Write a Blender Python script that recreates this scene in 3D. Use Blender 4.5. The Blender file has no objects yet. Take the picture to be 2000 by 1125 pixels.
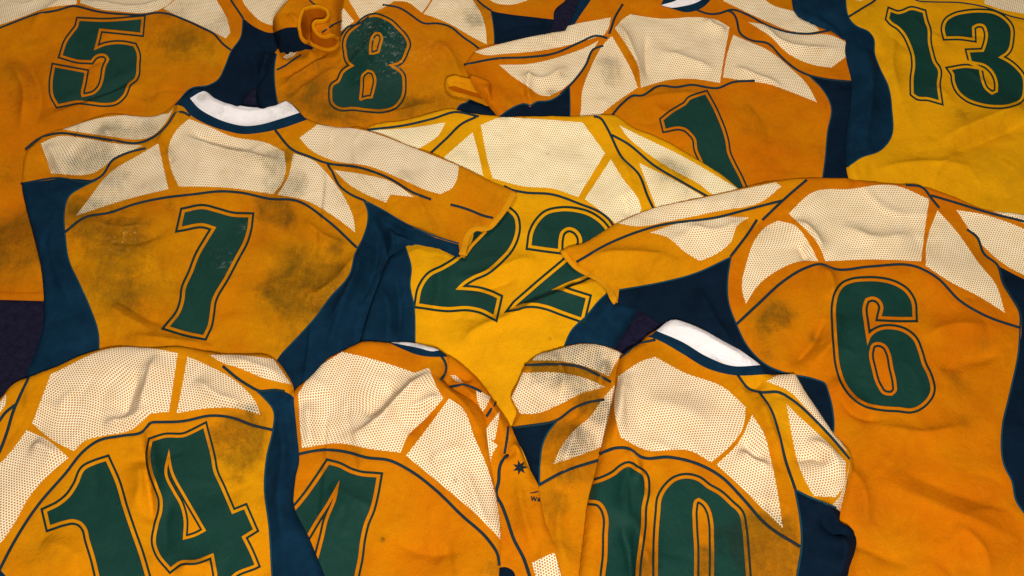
import bpy, math, random
import numpy as np
from mathutils import Vector
from mathutils.geometry import delaunay_2d_cdt

# ------------------------------------------------------------------ camera, light, exposure
scene = bpy.context.scene
TH = math.radians(33.0)          # tilt away from straight down
DIST = 2.2                       # metres from the lens to the middle of the pile
FPX = 2200.0                     # focal length in pixels of a 2000 px wide picture
CAM = np.array([0.0, -DIST * math.sin(TH), DIST * math.cos(TH)])
cam_d = bpy.data.cameras.new('camera')
cam_d.sensor_width = 36.0
cam_d.lens = 36.0 * FPX / 2000.0
cam_d.clip_end = 100.0
cam = bpy.data.objects.new('camera', cam_d)
scene.collection.objects.link(cam)
cam.location = CAM
cam.rotation_euler = (TH, 0, 0)
scene.camera = cam

world = bpy.data.worlds.new('World')
scene.world = world
world.use_nodes = True
bg = world.node_tree.nodes['Background']
bg.inputs[0].default_value = (1.0, 0.90, 0.78, 1)
bg.inputs[1].default_value = 0.045


def area_light(name, loc, target, size, power, col):
    l = bpy.data.lights.new(name, 'AREA')
    l.shape = 'RECTANGLE'
    l.size, l.size_y = size
    l.energy = power
    l.color = col
    o = bpy.data.objects.new(name, l)
    scene.collection.objects.link(o)
    o.location = loc
    d = Vector(target) - Vector(loc)
    o.rotation_euler = d.to_track_quat('-Z', 'Y').to_euler()
    return o


area_light('key_fill_light', (0.20, -2.0, 2.25), (0.0, 0.0, 0.0), (0.5, 0.36), 106, (1.0, 0.95, 0.86))
area_light('key_fill_light', (-0.5, 1.9, 2.5), (0.0, 0.0, 0.0), (0.7, 0.5), 38, (1.0, 0.95, 0.86))  # weak fill lamp added on the far left to balance the key

vs = scene.view_settings
vs.view_transform = 'Standard'
vs.look = 'None'
vs.exposure = 0.0
vs.gamma = 1.0
vs.use_curve_mapping = False
scene.render.engine = 'CYCLES'
scene.render.resolution_x = 1024
scene.render.resolution_y = 576

rng = np.random.default_rng(7)
random.seed(7)

# ------------------------------------------------------------------ materials


def new_mat(name):
    m = bpy.data.materials.new(name)
    m.use_nodes = True
    nt = m.node_tree
    for n in list(nt.nodes):
        if n.type != 'OUTPUT_MATERIAL':
            nt.nodes.remove(n)
    out = nt.nodes['Material Output']
    b = nt.nodes.new('ShaderNodeBsdfPrincipled')
    nt.links.new(b.outputs[0], out.inputs[0])
    return m, nt, b


class N:
    """small helper for writing node graphs"""

    def __init__(s, nt):
        s.nt = nt

    def node(s, t, **kw):
        n = s.nt.nodes.new(t)
        for k, v in kw.items():
            setattr(n, k, v)
        return n

    def link(s, a, b):
        s.nt.links.new(a, b)

    def put(s, sock, v):
        if hasattr(v, 'is_output'):
            s.link(v, sock)
        else:
            sock.default_value = v

    def math(s, op, a, b=0.0, c=None, clamp=False):
        n = s.node('ShaderNodeMath', operation=op, use_clamp=clamp)
        s.put(n.inputs[0], a)
        s.put(n.inputs[1], b)
        if c is not None:
            s.put(n.inputs[2], c)
        return n.outputs[0]

    def mix(s, f, a, b, blend='MIX'):
        n = s.node('ShaderNodeMix', data_type='RGBA', blend_type=blend)
        s.put(n.inputs[0], f)
        for sock, v in ((n.inputs[6], a), (n.inputs[7], b)):
            s.put(sock, v if hasattr(v, 'is_output') else (v[0], v[1], v[2], 1))
        return n.outputs[2]

    def noise(s, vec, scale, detail=4, rough=.55, dist=0.0):
        n = s.node('ShaderNodeTexNoise')
        s.put(n.inputs['Vector'], vec)
        n.inputs['Scale'].default_value = scale
        n.inputs['Detail'].default_value = detail
        n.inputs['Roughness'].default_value = rough
        n.inputs['Distortion'].default_value = dist
        return n.outputs[0]

    def ramp(s, v, lo, hi):
        n = s.node('ShaderNodeMapRange', clamp=True)
        s.put(n.inputs[0], v)
        n.inputs[1].default_value = lo
        n.inputs[2].default_value = hi
        return n.outputs[0]

    def bump(s, h, strength, dist, nrm=None):
        n = s.node('ShaderNodeBump')
        n.inputs['Strength'].default_value = strength
        n.inputs['Distance'].default_value = dist
        s.put(n.inputs['Height'], h)
        if nrm is not None:
            s.link(nrm, n.inputs['Normal'])
        return n.outputs[0]


def cloth_common(g):
    """uv in metres of cloth, dirt / fade / chalk weights"""
    uv = g.node('ShaderNodeUVMap', uv_map='cloth').outputs[0]
    at = g.node('ShaderNodeAttribute', attribute_name='stain')
    sep = g.node('ShaderNodeSeparateColor')
    g.link(at.outputs['Color'], sep.inputs[0])
    pos = g.node('ShaderNodeNewGeometry').outputs['Position']
    return uv, sep.outputs[0], sep.outputs[1], sep.outputs[2], pos


def dirt_mask(g, dirt, pos):
    n1 = g.noise(pos, 24, 8, .68, .9)
    mp = g.node('ShaderNodeMapping')
    mp.inputs['Rotation'].default_value = (0, 0, .5)
    mp.inputs['Scale'].default_value = (1.0, .22, 1.0)
    g.link(pos, mp.inputs['Vector'])
    n2 = g.noise(mp.outputs[0], 120, 5, .7, .3)
    n3 = g.noise(pos, 240, 3, .7)
    comb = g.math('ADD', g.math('MULTIPLY', n1, .50), g.math('ADD', g.math('MULTIPLY', n2, .26), g.math('MULTIPLY', n3, .24)))
    # threshold falls as the weight rises: edges of a stain break up
    th = g.math('SUBTRACT', .70, g.math('MULTIPLY', dirt, .30))
    return g.math('MULTIPLY', g.ramp(g.math('SUBTRACT', comb, th), -.045, .22), g.ramp(dirt, .02, .22))


def knit_bump(g, uv, pos, amt=1.0):
    w = g.node('ShaderNodeTexWave', wave_type='BANDS', bands_direction='X')
    g.link(uv, w.inputs['Vector'])
    w.inputs['Scale'].default_value = 190
    w.inputs['Distortion'].default_value = 1.0
    w2 = g.node('ShaderNodeTexWave', wave_type='BANDS', bands_direction='Y')
    g.link(uv, w2.inputs['Vector'])
    w2.inputs['Scale'].default_value = 230
    w2.inputs['Distortion'].default_value = 1.0
    h = g.math('ADD', w.outputs[1], w2.outputs[1])
    b1 = g.bump(h, .25 * amt, .0006)
    b2 = g.bump(g.noise(pos, 38, 5, .62, 1.2), .6, .0032, b1)
    return g.bump(g.noise(pos, 280, 3, .8), .5, .0007, b2)


def mat_gold(name, base, yellow):
    m, nt, b = new_mat(name)
    g = N(nt)
    uv, dirt, fade, chalk, pos = cloth_common(g)
    big = g.noise(pos, 5.5, 5, .6, .4)
    fine = g.noise(pos, 55, 6, .7)
    f = g.math('ADD', g.math('MULTIPLY', g.ramp(big, .40, .66), .55), fade, clamp=True)
    col = g.mix(f, base, yellow)
    col = g.mix(g.math('MULTIPLY', g.ramp(fine, .35, .75), .22), col, [c * .70 for c in base])
    col = g.mix(g.math('MULTIPLY', g.ramp(g.noise(pos, 9, 8, .66, 1.4), .46, .72), .50), col, [c * k for c, k in zip(base, (.60, .64, 1.0))])
    grain = g.noise(pos, 330, 3, .85)
    col = g.mix(g.math('MULTIPLY', g.ramp(grain, .38, .66), .34), col, [c * .62 for c in base])
    # soft overall grime, then the stains themselves
    soft = g.math('MULTIPLY', g.ramp(dirt, 0, 1), g.ramp(g.noise(pos, 14, 5, .6, 1.0), .30, .70))
    col = g.mix(g.math('MULTIPLY', soft, .72), col, (.15, .078, .004))
    col = g.mix(g.math('MULTIPLY', dirt_mask(g, dirt, pos), .74), col, (.075, .040, .004))
    ch = g.math('MULTIPLY', chalk, g.ramp(g.noise(pos, 120, 5, .75, .5), .55, .72))
    col = g.mix(g.math('MULTIPLY', ch, .7), col, (.70, .42, .10))
    g.link(col, b.inputs['Base Color'])
    b.inputs['Roughness'].default_value = .88
    b.inputs['Specular IOR Level'].default_value = .03
    g.link(knit_bump(g, uv, pos), b.inputs['Normal'])
    return m


def mat_plain(name, col, col2, rough=.85, dirtc=None, spec=.2, sheen=.1):
    m, nt, b = new_mat(name)
    g = N(nt)
    uv, dirt, fade, chalk, pos = cloth_common(g)
    c = g.mix(g.ramp(g.noise(pos, 22, 6, .65), .35, .70), col, col2)
    lint = g.ramp(g.noise(pos, 520, 2, .9), .70, .80)
    c = g.mix(g.math('MULTIPLY', lint, .10), c, [min(1, k * 2.6 + .02) for k in col2])
    if dirtc:
        c = g.mix(g.math('MULTIPLY', dirt_mask(g, dirt, pos), .7), c, dirtc)
        ch = g.math('MULTIPLY', g.math('ADD', chalk, .02), g.ramp(g.noise(pos, 75, 7, .8, .9), .54, .80))
        c = g.mix(g.math('MULTIPLY', ch, .75), c, (.62, .60, .50))
    g.link(c, b.inputs['Base Color'])
    b.inputs['Roughness'].default_value = rough
    b.inputs['Specular IOR Level'].default_value = spec
    b.inputs['Sheen Weight'].default_value = sheen
    g.link(knit_bump(g, uv, pos, 1.6 if rough == .8 else .9), b.inputs['Normal'])
    return m


def mat_mesh(name, under, s=.0068, r=.335, thread=(.93, .83, .67)):
    """honeycomb net: cream threads standing over the darker lining seen through round holes"""
    m, nt, b = new_mat(name)
    g = N(nt)
    uv, dirt, fade, chalk, pos = cloth_common(g)
    sep = g.node('ShaderNodeSeparateXYZ')
    g.link(uv, sep.inputs[0])
    px = g.math('DIVIDE', sep.outputs[0], s)
    py = g.math('DIVIDE', sep.outputs[1], s * math.sqrt(3))

    def lat(off):
        a = g.math('SUBTRACT', g.math('FRACT', g.math('ADD', px, off)), .5)
        c = g.math('MULTIPLY', g.math('SUBTRACT', g.math('FRACT', g.math('ADD', py, off)), .5), math.sqrt(3))
        return g.math('SQRT', g.math('ADD', g.math('MULTIPLY', a, a), g.math('MULTIPLY', c, c)))
    d = g.math('MINIMUM', lat(0.0), lat(0.5))
    thr = g.ramp(d, r - .07, r + .07)                    # 1 on the threads
    n = g.noise(pos, 30, 5, .6)
    tcol = g.mix(g.ramp(n, .35, .7), thread, [c * k for c, k in zip(thread, (.90, .86, .80))])
    dirt = g.math('MULTIPLY', dirt, 1.35, clamp=True)
    dm = dirt_mask(g, dirt, pos)
    tcol = g.mix(g.math('MULTIPLY', dirt, .30), tcol, (.42, .30, .12))
    tcol = g.mix(g.math('MULTIPLY', dm, .45), tcol, (.16, .13, .07))
    ucol = g.mix(dm, under, (.012, .014, .016))
    g.link(g.mix(thr, ucol, tcol), b.inputs['Base Color'])
    b.inputs['Roughness'].default_value = .8
    b.inputs['Specular IOR Level'].default_value = .2
    g.link(g.bump(g.ramp(d, r - .12, .5), .35, .0006), b.inputs['Normal'])
    return m


ORANGE = (.580, .142, .0007)
ORANGE_Y = (.600, .238, .0010)
YELLOW = (.740, .318, .0020)
YELLOW_Y = (.770, .368, .0030)
MAT = {
    'gold': mat_gold('gold_knit', ORANGE, ORANGE_Y),
    'amber': mat_gold('amber_knit', (.650, .215, .0012), (.70, .30, .002)),
    'yellow': mat_gold('yellow_knit', YELLOW, YELLOW_Y),
    'navy': mat_plain('navy_stretch_knit', (.0023, .0155, .036), (.0040, .027, .058), .8, None, .04, 0),
    'navy_shade': mat_plain('shaded_navy_stretch_knit', (.0020, .0075, .018), (.0032, .012, .028), .8, None, .04, 0),  # navy knit again, with the shade of the dim panels put into its colour
    'green': mat_plain('green_flock_print', (.0042, .033, .025), (.0058, .040, .030), .6, (.008, .011, .006), .10, 0),
    'line': mat_plain('dark_green_print_line', (.0045, .022, .018), (.006, .028, .023), .7, (.02, .014, .008), .08, 0),
    'pipe': mat_plain('navy_piping', (.006, .022, .033), (.008, .028, .040), .75, (.02, .014, .008), .10, 0),
    'teal': mat_plain('teal_overlock_thread', (.004, .036, .062), (.007, .050, .080), .75, None, .10, 0),
    'white': mat_plain('white_collar_twill', (.86, .81, .83), (.80, .74, .75), .8, (.30, .24, .12), .2, 0),
    'black': mat_plain('black_print', (.006, .012, .014), (.010, .018, .020), .7, None, .1, 0),
    'mesh': mat_mesh('net_over_gold', (.46, .215, .040), .0051, .315, (.93, .82, .60)),
    'mesh_y': mat_mesh('net_over_yellow', (.50, .270, .055), .0050, .295, (.94, .85, .60)),
    'mesh_d': mat_mesh('net_over_dark_gold', (.40, .200, .045), .0049, .305, (.87, .76, .57)),
    'mesh_l': mat_mesh('open_net_over_gold', (.47, .20, .030), .0052, .352, (.95, .87, .68)),
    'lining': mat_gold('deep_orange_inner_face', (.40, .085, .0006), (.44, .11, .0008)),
    'rim': mat_gold('gold_rib_knit', (.66, .255, .004), (.70, .31, .007)),
}

# ------------------------------------------------------------------ picture geometry -> place


def rays(p):
    p = np.asarray(p, float)
    dx = (p[:, 0] - 1000.0) / FPX
    dy = -(p[:, 1] - 562.5) / FPX
    c, s = math.cos(TH), math.sin(TH)
    return np.stack([dx, dy * c + s, dy * s - c], 1)


G = .0032
X0, X1, Y0, Y1 = -1.75, 1.75, -1.20, 1.45
NX, NY = int((X1 - X0) / G) + 1, int((Y1 - Y0) / G) + 1
GX = X0 + G * np.arange(NX)
GY = Y0 + G * np.arange(NY)
H = np.zeros((NY, NX))           # top of the pile so far


def sample(A, x, y):
    fx = np.clip((np.asarray(x) - X0) / G, 0, NX - 1.001)
    fy = np.clip((np.asarray(y) - Y0) / G, 0, NY - 1.001)
    i = fx.astype(int)
    j = fy.astype(int)
    a = fx - i
    b = fy - j
    return (A[j, i] * (1 - a) * (1 - b) + A[j, i + 1] * a * (1 - b) + A[j + 1, i] * (1 - a) * b + A[j + 1, i + 1] * a * b)


ZS = np.arange(.20, -.0121, -.002)


def project(p, A, dz=0.0):
    """first hit of the sight lines on the height field A (+dz)"""
    d = rays(p)
    t = (ZS[None, :] - CAM[2]) / d[:, 2:3]
    x = CAM[0] + d[:, 0:1] * t
    y = CAM[1] + d[:, 1:2] * t
    gap = ZS[None, :] - (sample(A, x, y) + dz)
    hit = gap <= 0
    hit[:, -1] = True
    k = np.maximum(hit.argmax(1), 1)
    r = np.arange(len(d))
    g0, g1 = gap[r, k - 1], gap[r, k]
    f = np.clip(g0 / np.maximum(g0 - g1, 1e-9), 0, 1)
    return np.stack([x[r, k - 1] * (1 - f) + x[r, k] * f, y[r, k - 1] * (1 - f) + y[r, k] * f], 1)


def box(A, r, ax):
    if r < 1:
        return A
    pad = [(0, 0), (0, 0)]
    pad[ax] = (r + 1, r)
    c = np.cumsum(np.pad(A, pad, mode='edge'), axis=ax)
    n = A.shape[ax]
    if ax == 0:
        return (c[2 * r + 1:2 * r + 1 + n] - c[:n]) / (2 * r + 1)
    return (c[:, 2 * r + 1:2 * r + 1 + n] - c[:, :n]) / (2 * r + 1)


def blur(A, sig):
    r = max(1, int(round(sig / G)))
    for _ in range(3):
        A = box(box(A, r, 0), r, 1)
    return A


def field(sig, seed):
    a = blur(np.random.default_rng(seed).standard_normal((NY, NX)), sig)
    return a / a.std()


NZ_BIG, NZ_MID, NZ_SML = field(.045, 1), field(.020, 2), field(.009, 3)


def smooth(ctrl, closed=True, step=5.0, corner=52):
    c = np.asarray(ctrl, float)
    n = len(c)
    prv = np.roll(c, 1, 0)
    nxt = np.roll(c, -1, 0)
    a, b = c - prv, nxt - c
    ang = np.degrees(np.abs((np.arctan2(b[:, 1], b[:, 0]) - np.arctan2(a[:, 1], a[:, 0]) + np.pi) % (2 * np.pi) - np.pi))
    la = np.maximum(np.linalg.norm(a, axis=1), 1e-6)[:, None]
    lb = np.maximum(np.linalg.norm(b, axis=1), 1e-6)[:, None]
    tan = a / la * lb + b / lb * la
    tan = tan / np.maximum(la + lb, 1e-6)
    tan /= np.maximum(np.linalg.norm(tan, axis=1), 1e-6)[:, None]
    sharp = ang > corner
    if not closed:
        sharp[0] = sharp[-1] = True
    out = []
    for i in range(n if closed else n - 1):
        j = (i + 1) % n
        L = np.linalg.norm(c[j] - c[i])
        ch = (c[j] - c[i]) / max(L, 1e-6)
        t0 = (ch if sharp[i] else tan[i]) * L
        t1 = (ch if sharp[j] else tan[j]) * L
        m = max(1, int(round(L / step)))
        s = (np.arange(m) / m)[:, None]
        out.append((2 * s**3 - 3 * s**2 + 1) * c[i] + (s**3 - 2 * s**2 + s) * t0 + (-2 * s**3 + 3 * s**2) * c[j] + (s**3 - s**2) * t1)
    if not closed:
        out.append(c[-1:])
    return np.concatenate(out)


def seg_dist(P, poly, closed=True, want=False):
    """distance of points to a polyline; with want also the signed side and the run along it"""
    A = poly
    B = np.roll(poly, -1, 0) if closed else None
    if not closed:
        A, B = poly[:-1], poly[1:]
    best = np.full(len(P), 1e9)
    side = np.zeros(len(P))
    run = np.zeros(len(P))
    acc = 0.0
    for a, b in zip(A, B):
        d = b - a
        L2 = max(d @ d, 1e-14)
        t = np.clip(((P - a) @ d) / L2, 0, 1)
        q = P - (a + t[:, None] * d)
        dd = q[:, 0]**2 + q[:, 1]**2
        m = dd < best
        best[m] = dd[m]
        if want:
            L = math.sqrt(L2)
            side[m] = np.sign(d[0] * q[m, 1] - d[1] * q[m, 0])
            run[m] = acc + t[m] * L
            acc += L
    best = np.sqrt(best)
    return (best, side, run / max(acc, 1e-9)) if want else best


def inside(P, poly):
    x, y = P[:, 0], P[:, 1]
    r = np.zeros(len(P), bool)
    q = np.roll(poly, 1, 0)
    for (x1, y1), (x0, y0) in zip(poly, q):
        if y1 == y0:
            continue
        m = ((y1 > y) != (y0 > y))
        r ^= m & (x < (x0 - x1) * (y - y1) / (y0 - y1) + x1)
    return r


def area2(p):
    q = np.roll(p, -1, 0)
    return float((p[:, 0] * q[:, 1] - q[:, 0] * p[:, 1]).sum())


def offset(ctrl_dense, dist):
    """mitred offset to the outside of a dense closed path, loops pruned"""
    p = ctrl_dense
    sgn = 1.0 if area2(p) > 0 else -1.0
    a = p - np.roll(p, 1, 0)
    b = np.roll(p, -1, 0) - p
    a /= np.maximum(np.linalg.norm(a, axis=1), 1e-6)[:, None]
    b /= np.maximum(np.linalg.norm(b, axis=1), 1e-6)[:, None]
    na = np.stack([a[:, 1], -a[:, 0]], 1) * sgn
    nb = np.stack([b[:, 1], -b[:, 0]], 1) * sgn
    m = na + nb
    m /= np.maximum(np.linalg.norm(m, axis=1), 1e-6)[:, None]
    k = 1.0 / np.maximum((m * na).sum(1), .42)
    q = p + m * (k * dist)[:, None]
    keep = seg_dist(q, p) > abs(dist) * .94
    return q[keep]


# ------------------------------------------------------------------ mesh objects
COL = scene.collection


def link_mesh(name, V, F, mat, parent, origin, uvs=None, stain=None):
    me = bpy.data.meshes.new(name)
    V = np.asarray(V, float) - np.asarray(origin)
    me.from_pydata(V.tolist(), [], [list(map(int, f)) for f in F])
    if uvs is not None:
        lay = me.uv_layers.new(name='cloth')
        idx = np.zeros(len(me.loops), int)
        me.loops.foreach_get('vertex_index', idx)
        lay.data.foreach_set('uv', np.asarray(uvs, float)[idx].ravel())
    if stain is not None:
        at = me.attributes.new('stain', 'FLOAT_COLOR', 'POINT')
        at.data.foreach_set('color', np.concatenate([stain, np.ones((len(stain), 1))], 1).ravel())
    me.polygons.foreach_set('use_smooth', np.ones(len(me.polygons), bool))
    me.materials.append(MAT[mat] if isinstance(mat, str) else mat)
    me.update()
    o = bpy.data.objects.new(name, me)
    COL.objects.link(o)
    if parent is not None:
        o.parent = parent
    return o


def tube(path, rx, rz, nseg=8, closed=False):
    """flattened tube along a 3D path, width rx sideways, rz upwards"""
    p = np.asarray(path, float)
    n = len(p)
    if closed:
        t = np.roll(p, -1, 0) - np.roll(p, 1, 0)
    else:
        t = np.gradient(p, axis=0)
    t /= np.maximum(np.linalg.norm(t, axis=1), 1e-9)[:, None]
    up = np.array([0, 0, 1.0])
    s = np.cross(t, up)
    s /= np.maximum(np.linalg.norm(s, axis=1), 1e-6)[:, None]
    u = np.cross(s, t)
    V, F = [], []
    for k in range(nseg):
        a = 2 * math.pi * k / nseg
        V.append(p + s * (math.cos(a) * rx) + u * (math.sin(a) * rz))
    V = np.stack(V, 1).reshape(-1, 3)
    for i in range(n if closed else n - 1):
        j = (i + 1) % n
        for k in range(nseg):
            l = (k + 1) % nseg
            F.append((i * nseg + k, i * nseg + l, j * nseg + l, j * nseg + k))
    if not closed:
        F.append(tuple(range(nseg))[::-1])
        F.append(tuple((n - 1) * nseg + k for k in range(nseg)))
    return V, F


JERSEY = {}


def jersey(key, label, at):
    xy = project([at], np.zeros((NY, NX)))[0]
    e = bpy.data.objects.new('rugby_jersey', None)
    e.empty_display_size = .1
    e.location = (xy[0], xy[1], 0)
    e['label'] = label
    e['category'] = 'jersey'
    e['group'] = 'match-worn rugby jerseys spread on the carpet'
    COL.objects.link(e)
    JERSEY[key] = (e, np.array([xy[0], xy[1], 0.0]))


def random_folds(n, lo, hi, seed, amp):
    r = np.random.default_rng(seed)
    out = []
    for _ in range(n):
        c = r.uniform(lo, hi)
        a = r.uniform(0, math.pi)
        L = r.uniform(.05, .16)
        bend = r.normal(0, .35)
        pts = []
        for s in np.linspace(-.5, .5, 7):
            aa = a + bend * s * 2
            pts.append(c + np.array([math.cos(aa), math.sin(aa)]) * L * s)
        out.append((r.choice([-1, 1], p=[.4, .6]) * r.uniform(.35, 1) * amp, r.uniform(.007, .017), r.uniform(.6, 1.5), np.array(pts)))
    return out


def add_fold(S, amp, w, asym, line, lift=None):
    """a soft crease or roll along a line; asym > 1 makes its left flank longer"""
    lo = line.min(0) - 4 * w * max(asym, 1 / asym)
    hi = line.max(0) + 4 * w * max(asym, 1 / asym)
    i0, i1 = np.clip(((np.array([lo[0], hi[0]]) - X0) / G).astype(int), 0, NX - 1)
    j0, j1 = np.clip(((np.array([lo[1], hi[1]]) - Y0) / G).astype(int), 0, NY - 1)
    if i1 <= i0 or j1 <= j0:
        return
    xx, yy = np.meshgrid(GX[i0:i1 + 1], GY[j0:j1 + 1])
    P = np.stack([xx.ravel(), yy.ravel()], 1)
    d, sd, run = seg_dist(P, line, False, True)
    ww = np.where(sd > 0, w * asym, w / asym)
    v = amp * np.exp(.2 - np.sqrt((1.3 * d / ww)**2 + .04)) * np.clip(np.sin(np.pi * np.clip(run, .02, .98)) * 1.35, 0, 1)
    S[j0:j1 + 1, i0:i1 + 1] += v.reshape(xx.shape)


def piece(j, out, gold='gold', mesh='mesh', gap=.010, rnd=10, amp=.0022, edge=.014, ang=0.0, seed=0,
          panels=(), pipes=(), digits=(), folds=(), stains=(), base='body_panel', base_col=(.0, .0), sig=.022, pits=()):
    """one draped sheet of a jersey: settles it on the pile, cuts it into its panels"""
    global H
    root, org = JERSEY[j]
    o_px = smooth(out, True, 6.0)
    O = project(o_px, H, .004)
    lo, hi = O.min(0), O.max(0)
    i0, i1 = max(0, int((lo[0] - X0) / G) - 4), min(NX - 1, int((hi[0] - X0) / G) + 4)
    j0, j1 = max(0, int((lo[1] - Y0) / G) - 3), min(NY - 1, int((hi[1] - Y0) / G) + 4)
    xx, yy = np.meshgrid(GX[i0:i1 + 1], GY[j0:j1 + 1])
    P = np.stack([xx.ravel(), yy.ravel()], 1)
    ins = inside(P, O)
    d = np.where(ins, seg_dist(P, O), 0.0).reshape(xx.shape)
    # settle over what lies below
    Hb = blur(H, sig)
    B = np.maximum(Hb + gap * .75, H + gap * .6) + .0030 * np.roll(NZ_BIG, 61 * seed, 1) + .0015 * np.roll(NZ_MID, 37 * seed, 1) + .00025 * np.roll(NZ_SML, 53 * seed, 0) + .002
    for a, w, s, ln in random_folds(int(rnd * 1.8), lo, hi, 100 + seed, amp * 2.0):
        add_fold(B, a, w, s, ln)
    fine = np.random.default_rng(500 + seed)
    for _ in range(int(14 + rnd * 2.5)):
        c0 = fine.uniform(lo, hi)
        th = fine.normal(.35, .8)
        Lf = fine.uniform(.03, .10)
        bend = fine.normal(0, .5)
        ln = np.array([c0 + Lf * q * np.array([math.cos(th + bend * q), math.sin(th + bend * q)]) for q in np.linspace(-.5, .5, 6)])
        add_fold(B, fine.choice([-1, 1]) * fine.uniform(.0008, .0022), fine.uniform(.0045, .008), fine.uniform(.6, 1.6), ln)
    for a, w, s, ln in folds:
        add_fold(B, a * .0027, w * .00120, s, project(smooth(ln, False, 12), B))
    for kind, w, ln in pipes:
        q = project(smooth(ln, False, 10), B)
        add_fold(B, -.0020, .0075, 1.0, q)
        sd = np.random.default_rng(900 + seed + len(ln))
        for k in range(1, len(q) - 1, 3):
            t = q[k + 1] - q[k - 1]
            n = np.array([-t[1], t[0]]) / max(np.linalg.norm(t), 1e-6)
            if sd.uniform() < .6:
                e = q[k] + n * sd.choice([-1, 1]) * sd.uniform(.012, .028) + t * sd.normal(0, .4)
                add_fold(B, sd.uniform(-.0016, .0016), .006, 1.0, np.array([q[k], (q[k] + e) / 2, e]))
    for poly, depth in pits:
        q = project(smooth(poly, True, 5), B)
        pin = inside(P, q)
        pd = np.where(pin, seg_dist(P, q), 0.0).reshape(xx.shape)
        t = np.clip(pd / .007, 0, 1)
        B[j0:j1 + 1, i0:i1 + 1] -= depth * t * t * (3 - 2 * t)
    B = np.maximum(B, H + .0025)
    S = H + .0015
    t = np.clip(d / edge, 0, 1)
    prof = np.sqrt(np.clip(1 - (1 - t)**2, 0, 1))
    sub = (slice(j0, j1 + 1), slice(i0, i1 + 1))
    S[sub] = (H[sub] + .0015) * (1 - prof) + B[sub] * prof
    S[sub] = np.maximum(S[sub], H[sub] + .0012)
    # cloth coordinates: run along the surface, so the net bunches up on slopes
    Ss = S[sub]
    gx = np.gradient(Ss, G, axis=1)
    gy = np.gradient(Ss, G, axis=0)
    U = np.cumsum(np.sqrt(1 + gx**2), 1) * G
    Vv = np.cumsum(np.sqrt(1 + gy**2), 0) * G
    U = U - U[:, U.shape[1] // 2][:, None]
    Vv = Vv - Vv[Vv.shape[0] // 2][None, :]
    for _ in range(3):
        U = box(box(U, 4, 0), 3, 1)
        Vv = box(box(Vv, 3, 0), 4, 1)
    UF = np.zeros((NY, NX))
    VF = np.zeros((NY, NX))
    UF[sub], VF[sub] = U, Vv
    # constraint loops
    pts, edges = [], []

    def add_loop(q):
        s = len(pts)
        pts.extend(map(tuple, q))
        m = len(q)
        edges.extend((s + k, s + (k + 1) % m) for k in range(m))
    add_loop(O)
    plist = []
    for kind, name, poly in panels:
        q = project(smooth(poly, True, 5.0, 36 if kind == 'mesh' else 52), S)
        plist.append((kind, name, q))
        add_loop(q)
    dlist = []
    for fill, holes, (a, b) in digits:
        fp = smooth(fill, True, 4.0)
        loops = {'fill': project(fp, S), 'holes': [], 'in': project(offset(fp, a), S), 'out': project(offset(fp, b), S), 'hin': [], 'hout': []}
        for h in holes:
            hp = smooth(h, True, 4.0)
            loops['holes'].append(project(hp, S))
            q1, q2 = offset(hp, -a * .92), offset(hp, -b * .92)
            if len(q1) > 8 and len(q2) > 8:
                loops['hin'].append(project(q1, S))
                loops['hout'].append(project(q2, S))
        dlist.append(loops)
        for q in [loops['fill'], loops['in'], loops['out']] + loops['holes'] + loops['hin'] + loops['hout']:
            add_loop(q)
    # interior lattice, kept off the constraint points
    st = .0044
    gx_, gy_ = np.meshgrid(np.arange(lo[0], hi[0], st), np.arange(lo[1], hi[1], st * .866))
    gx_ = gx_ + (np.arange(gx_.shape[0]) % 2)[:, None] * st * .5
    L = np.stack([gx_.ravel(), gy_.ravel()], 1)
    L = L[inside(L, O)]
    occ = set()
    for x, y in pts:
        for ax in (-.0018, 0, .0018):
            for ay in (-.0018, 0, .0018):
                occ.add((int((x + ax) / .0018), int((y + ay) / .0018)))
    key = np.floor_divide(L, .0018)
    keep = [(int(x / .0018), int(y / .0018)) not in occ for x, y in L]
    L = L[np.array(keep)]
    allp = [Vector(p) for p in pts] + [Vector(p) for p in L.tolist()]
    res = delaunay_2d_cdt(allp, edges, [], 0, 1e-6)
    V2 = np.array([(v[0], v[1]) for v in res[0]])
    F = np.array([f for f in res[2] if len(f) == 3])
    C = V2[F].mean(1)
    okf = inside(C, O)
    F, C = F[okf], C[okf]
    tri = V2[F]
    ar = np.abs((tri[:, 1, 0] - tri[:, 0, 0]) * (tri[:, 2, 1] - tri[:, 0, 1]) - (tri[:, 2, 0] - tri[:, 0, 0]) * (tri[:, 1, 1] - tri[:, 0, 1]))
    good = ar > 1e-10
    F, C, tri = F[good], C[good], tri[good]
    cr = (tri[:, 1, 0] - tri[:, 0, 0]) * (tri[:, 2, 1] - tri[:, 0, 1]) - (tri[:, 2, 0] - tri[:, 0, 0]) * (tri[:, 1, 1] - tri[:, 0, 1])
    F[cr < 0] = F[cr < 0][:, ::-1]
    lab = np.zeros(len(F), int)
    for k, (kind, name, q) in enumerate(plist):
        lab[inside(C, q)] = k + 1
    D0 = len(plist) + 1
    for k, l in enumerate(dlist):
        ring = inside(C, l['out']) & ~inside(C, l['in'])
        fill = inside(C, l['fill'])
        for h in l['holes']:
            fill &= ~inside(C, h)
        hr = np.zeros(len(C), bool)
        for a, b in zip(l['hin'], l['hout']):
            hr |= inside(C, a) & ~inside(C, b)
        lab[(ring & ~inside(C, l['fill'])) | hr] = D0 + 2 * k + 1
        lab[fill] = D0 + 2 * k
    z = sample(S, V2[:, 0], V2[:, 1])
    # seams pull in slightly where panels meet
    V3 = np.concatenate([V2, z[:, None]], 1)
    ca, sa = math.cos(math.radians(ang)), math.sin(math.radians(ang))
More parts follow.
